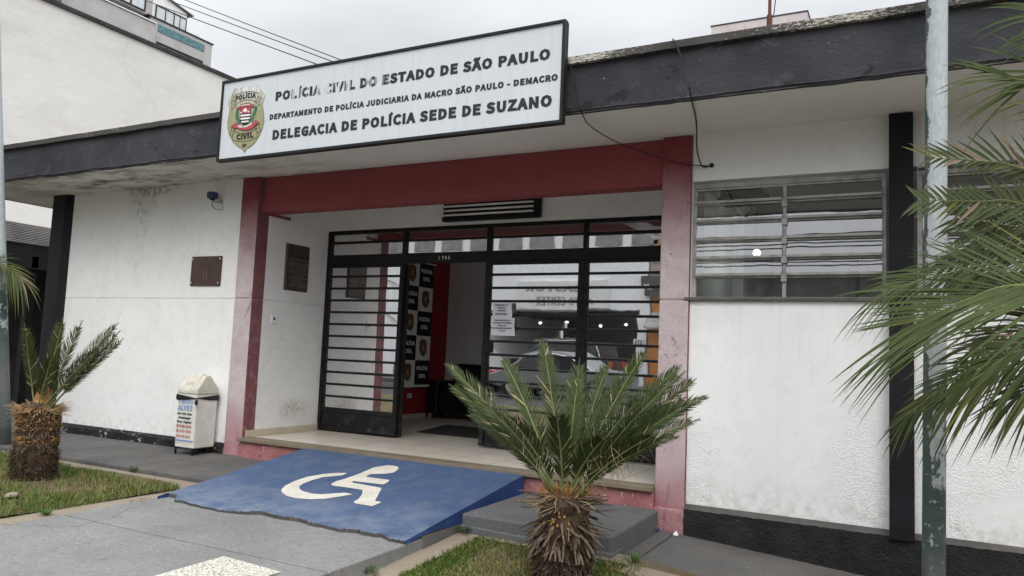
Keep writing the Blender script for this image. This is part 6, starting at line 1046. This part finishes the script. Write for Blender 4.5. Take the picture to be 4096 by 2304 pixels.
m.box(-12.4, -10.5, 10.4, 10.44, 2.1, 2.15).box(-12.4, -10.5, 10.4, 10.44, 1.5, 1.53); m.build('bars', 'black', GT)
AP = thing('apartment_building', 'grey apartment building with teal tile band and glazed penthouse above the pale wall', 'building', (-28, 17, 0))
X = -24
MB().box(-34, X, 17.15, 19.85, 0, 12.98).box(-34, X-.9, 8, 17.15, 0, 13.0).build('wall', 'apt', AP); MB().box(-34, X+.03, 17.0, 19.9, 12.982, 13.03).build('coping', 'darkcap', AP)
MB().box(X, X+.02, 17.456, 19.48, 12.57, 12.84).build('tile_band', 'teal', AP)
MB().box(-30, X-.02, 8, 17.19, 13.0, 15.2).build('upper_wall', 'apt', AP)
MB().hexa([(-29, 17.19, 13.03), (X-.05, 17.19, 13.03), (X-.05, 18.66, 13.03), (-29, 18.66, 13.03)], [(-29, 17.19, 14.05), (X-.05, 17.19, 14.05), (X-.05, 18.66, 13.72), (-29, 18.66, 13.72)]).build('penthouse', 'white', AP)
MB().hexa([(-29.3, 17.0, 14.09), (X+.04, 17.0, 14.09), (X+.04, 18.9, 13.71), (-29.3, 18.9, 13.71)], [(-29.3, 17.0, 14.12), (X+.04, 17.0, 14.12), (X+.04, 18.9, 13.74), (-29.3, 18.9, 13.74)]).build('roof', 'corr', AP)
w = MB().box(X-.04, X+.0, 17.33, 17.36, 13.02, 13.52).box(X-.04, X, 18.61, 18.64, 13.02, 13.5).box(X-.04, X, 17.36, 18.61, 13.48, 13.52).box(X-.04, X, 17.36, 18.61, 13.02, 13.05).box(X-.04, X, 17.72, 17.745, 13.05, 13.48).box(X-.04, X, 18.08, 18.11, 13.05, 13.48).box(X-.04, X, 18.34, 18.36, 13.05, 13.48).build('window', 'darkcap', AP); MB().box(X-.03, X-.02, 17.36, 18.61, 13.05, 13.48).build('pane', 'frost', w)
w = MB().box(X-.02, X+.03, 15.3, 15.36, 13.1, 14.0).box(X-.02, X+.03, 16.85, 16.9, 13.1, 14).box(X-.02, X+.03, 16.3, 16.36, 13.1, 14).box(X-.02, X+.03, 15.8, 15.84, 13.1, 14).box(X-.02, X+.03, 15.3, 16.9, 13.06, 13.1).box(X-.02, X+.03, 15.3, 16.9, 13.62, 13.66).build('window', 'darkcap', AP); MB().box(X-.01, X+.01, 15.36, 16.85, 13.1, 14).build('pane', 'frost', w)
MB().box(X-.02, X+.3, 14, 17.16, 11.0, 12.66).build('balcony_box', 'apt', AP); MB().box(X+.25, X+.34, 14, 17.16, 12.662, 12.70).build('balcony_rail', 'white', AP)
w = MB().box(X, X+.02, 17.45, 19.46, 11.95, 12.19).build('window', 'dark', AP); MB().box(X+.021, X+.03, 17.5, 17.88, 11.96, 12.09).box(X+.021, X+.03, 17.92, 18.38, 11.96, 12.09).box(X+.021, X+.03, 18.42, 18.86, 11.96, 12.09).box(X+.021, X+.03, 18.9, 19.36, 11.96, 12.09).build('pane', 'frost', w)
RPL = MB()
for i in range(26):
    a = random.uniform(0, 6.283); d = Vector((math.cos(a), math.sin(a), random.uniform(.5, 1.6))).normalized(); p = Vector((X-.2, 19.22, 13.0)); e = p+d*random.uniform(.18, .3); u = d.cross(Vector((0, 0, 1))).normalized()*.014; RPL.add([p-u, p+u, e], [(0, 1, 2)])
tag(RPL.build('rooftop_plant', 'palm'), 'small spiky plant on the apartment terrace edge against the sky', 'plant')
PK = thing('pink_building', 'pale pinkish building top rising behind the station roof at right', 'building', (-5.5, 32, 0))
MB().box(-7.25, -3.61, 30, 36, 0, 15.06).build('wall', 'pink', PK); MB().box(-6.49, -5.94, 29.9, 29.999, 13, 14.88).box(-5.0, -4.3, 29.9, 29.999, 13, 14.9).build('panel', 'pink', PK); MB().box(-7.28, -3.58, 29.97, 36, 15.062, 15.1).build('coping', 'darkcap', PK)
def wire_between(p0, p1, sag, r, lab):
    a, b = Vector(p0), Vector(p1); n = 30; tag(MB().tube([a.lerp(b, i/n)+Vector((0, 0, -sag*4*(i/n)*(1-i/n))) for i in range(n+1)], r, 5).build('overhead_wire', 'wire'), lab, 'wire', 'overhead wires behind the sign')
wire_between((-29.468, 13.0, 15.562), (-7.932, 9.0, 5.82), .05, .010, 'lowest overhead wire passing behind the sign from upper left')
wire_between((-27.299, 13.0, 14.932), (-7.645, 9.0, 5.83), .05, .009, 'middle overhead wire passing behind the sign')
wire_between((-25.644, 13.0, 14.482), (-7.5, 9.0, 5.837), .05, .009, 'topmost overhead wire passing behind the sign')

for k, (yy, zz, sg) in enumerate(((-.6, 6.9, .12), (-.8, 7.5, .2), (-1.1, 7.7, .1), (-.7, 8.3, .25), (-1.3, 8.9, .15))):
    a, b = Vector((-26, yy, zz)), Vector((22, yy-.4, zz+.5)); n = 40
    tag(MB().tube([a.lerp(b, i/n)+Vector((0, 0, -sg*4*(i/n)*(1-i/n))) for i in range(n+1)], .014, 5).build('street_cable', 'wire'), 'black street cable over the front pavement, mirrored in the louvred windows', 'cable', 'street cables mirrored in the windows')

# ================================================================== ACROSS THE STREET (seen mirrored in the glass)
M['shopw'] = simple('white_shop_render', (.88, .885, .89), .8, var=.04)
SH = thing('auto_shop', 'white auto centre shop with dark open front across the street, mirrored in the glass', 'building', (-15, -15, 0))
MB().box(-24, -9.28, -22, -14, 3.15, 9.5).box(-24, -16.3, -22, -14, 0, 3.15).box(-9.65, -9.28, -22, -14, 0, 3.15).build('wall', 'shopw', SH)
MB().box(-16.2, -9.7, -22, -21.9, .1, 3.14).box(-16.3, -9.65, -21.9, -15, 3.0, 3.14).build('bay_lining', 'dark', SH); MB().box(-16.2, -9.7, -21.8, -14.02, .05, .17).build('bay_floor', 'pave', SH)
MB().box(-14.95, -10.9, -13.99, -13.86, 3.2, 4.36).build('sign_band', 'white', SH)
m = MB(); text(m, 'CASTOR', (-12.0, -13.855, 3.82), (-1, 0, 0), (0, 0, 1), 2.6, .34, .04); m.build('lettering', 'grey', SH); m = MB(); text(m, 'AUTO CENTER', (-11.6, -13.855, 3.35), (-1, 0, 0), (0, 0, 1), 2.5, .26, .03); m.build('lettering', 'grey', SH)
m = MB()
for i in range(9): m.box(-22+1.5*i, -20.9+1.5*i, -13.98, -13.95, 6.0, 7.3)
m.build('window', 'corr', SH)
for x, y in ((-15.4, -17), (-12.8, -18), (-11.0, -16.5), (-10.4, -18.5), (-13.6, -16)): MB().lathe([(.02, -.06), (.07, -.03), (.07, .03), (.03, .06)], (x, y, 2.75), 10).build('shop_lamp', 'lamp2', SH)
OR = thing('orange_shop', 'orange and dark grey shop front across the street, mirrored in the glass', 'building', (-7, -15, 0))
MB().box(-9.2, -7.9, -20, -14.05, 0, 4.0).build('wall', 'orange', OR); MB().box(-9.45, -7.9, -14.0, -13.8, 3.75, 4.5).build('sign_band', 'darkcap', OR); MB().box(-9.2, -7.9, -20, -14.0, 4.5, 8).build('upper_wall', 'grey', OR)
GS = thing('grey_shop', 'dark grey single storey shop across the street, mirrored in the louvred windows', 'building', (2, -16, 0)); MB().box(-7.88, 14, -22, -14.0, 0, 5.2).build('wall', 'corr', GS); MB().box(-7.88, 14, -14, -13.2, 4.4, 4.7).build('canopy', 'darkcap', GS)
m = MB()
for i in range(5): m.box(-9.1, -7.9, -13.99, -13.95, 4.6+.45*i, 4.85+.45*i)
m.build('shutter', 'tan', OR); m = MB(); m.hexa([(-9.2, -13.99, 2.75), (-7.9, -13.99, 2.75), (-7.9, -13.3, 2.55), (-9.2, -13.3, 2.55)], [(-9.2, -13.99, 3.05), (-7.9, -13.99, 3.05), (-7.9, -13.3, 2.62), (-9.2, -13.3, 2.62)]); m.build('awning', 'grey', OR)
MB().box(-9.75, -9.35, -13.95, -13.9, 1.85, 2.1).build('number_plate', 'white', OR); m = MB(); text(m, '272', (-9.4, -13.895, 1.9), (-1, 0, 0), (0, 0, 1), .3, .15, .03); m.build('lettering', 'ink', OR)
m = MB(); text(m, 'M', (-9.15, -13.79, 4.0), (-1, 0, 0), (0, 0, 1), .18, .2, .03); m.build('lettering', 'white', OR)
CM = thing('cream_block', 'cream and grey flats further along across the street, mirrored in the glass', 'building', (-33, -16, 0)); MB().box(-46, -24.3, -24, -14, 0, 11).build('wall', 'cream', CM)
m = MB()
for z in (3.2, 6.2): 
    for i in range(9): m.box(-45+2.2*i, -43.6+2.2*i, -13.99, -13.95, z, z+1.3)
m.build('window', 'carglass', CM)
def car(x, y, z, L, H, Wd, paint, lab, flip=1, suv=False):
    t = thing('parked_car', lab, 'car', (x, y, z), 'cars parked across the street'); f = flip
    lo = [(-.5, .22), (-.5, .48), (-.485, .56), (-.30, .62), (.28, .64), (.40, .62), (.5, .52), (.5, .24), (.42, .18), (-.42, .18)] if not suv else [(-.5, .2), (-.5, .5), (-.48, .6), (-.3, .66), (.46, .66), (.495, .6), (.5, .26), (.42, .2), (-.42, .2)]
    up = [(-.30, .60), (-.14, .93), (-.04, .99), (.14, 1.), (.26, .93), (.40, .61)] if not suv else [(-.26, .64), (-.13, .95), (0, 1.), (.36, 1.), (.44, .93), (.475, .64)]
    def ext(pts, w0, w1, name, mat, par=t, bv=.06, shrink=None):
        b = [(x+f*a*L, y-w0, z+h*H) for a, h in pts]; c_ = [(x+f*a*L, y+w0, z+h*H) for a, h in pts]; m = MB(); m.hexa(b, c_); return m.build(name, mat, par, bevel=bv, seg=3, ang=20)
    ext(lo, Wd/2, 0, 'body', paint); ext(up, Wd/2-.1, 0, 'cabin', paint, bv=.05)
    g = [(a*.93+.004, .62+(h-.62)*.86) for a, h in up]
    for s in (-1, 1):
        m = MB(); yy = y+s*(Wd/2-.098); m.prism([(x+f*a*L, yy, z+h*H) for a, h in g], (0, s*.012, 0)); m.build('side_window', 'carglass', t)
        m = MB(); 
        for i in range(len(g)-1): m.tube([(x+f*g[i][0]*L, yy+s*.016, z+g[i][1]*H), (x+f*g[i+1][0]*L, yy+s*.016, z+g[i+1][1]*H)], .014, 5)
        m.build('window_trim', 'chrome', t)
    for a in (-.32, .31):
        for s in (-1, 1):
            w = MB().tube([(x+f*a*L, y+s*(Wd/2-.2), z+.31), (x+f*a*L, y+s*(Wd/2+.01), z+.31)], .31, 20).build('wheel', 'tyre', t); MB().tube([(x+f*a*L, y+s*(Wd/2-.05), z+.31), (x+f*a*L, y+s*(Wd/2+.02), z+.31)], .19, 14).build('rim', 'steel', w)
    for s in (-1, 1):
        MB().box(*sorted((x+f*.475*L, x+f*.503*L)), y+s*Wd*.37-.16, y+s*Wd*.37+.16, z+.46*H, z+.58*H).build('tail_lamp', 'redl', t, bevel=.02); MB().box(*sorted((x-f*.475*L, x-f*.503*L)), y+s*Wd*.36-.16, y+s*Wd*.36+.16, z+.42*H, z+.5*H).build('headlight', 'chrome', t, bevel=.02)
    return t
car(-9.9, -7.6, .02, 4.5, 1.52, 1.8, 'carsil', 'dark silver saloon car on the street, mirrored in the entrance glass', -1); car(-14.6, -8.6, .02, 4.4, 1.6, 1.8, 'carwht', 'grey car with red tail lamp on the street, mirrored in the glass', 1); car(-12.0, -11.8, .16, 4.6, 1.75, 1.85, 'carblk', 'black tall car parked before the shop, mirrored in the glass', 1, True)
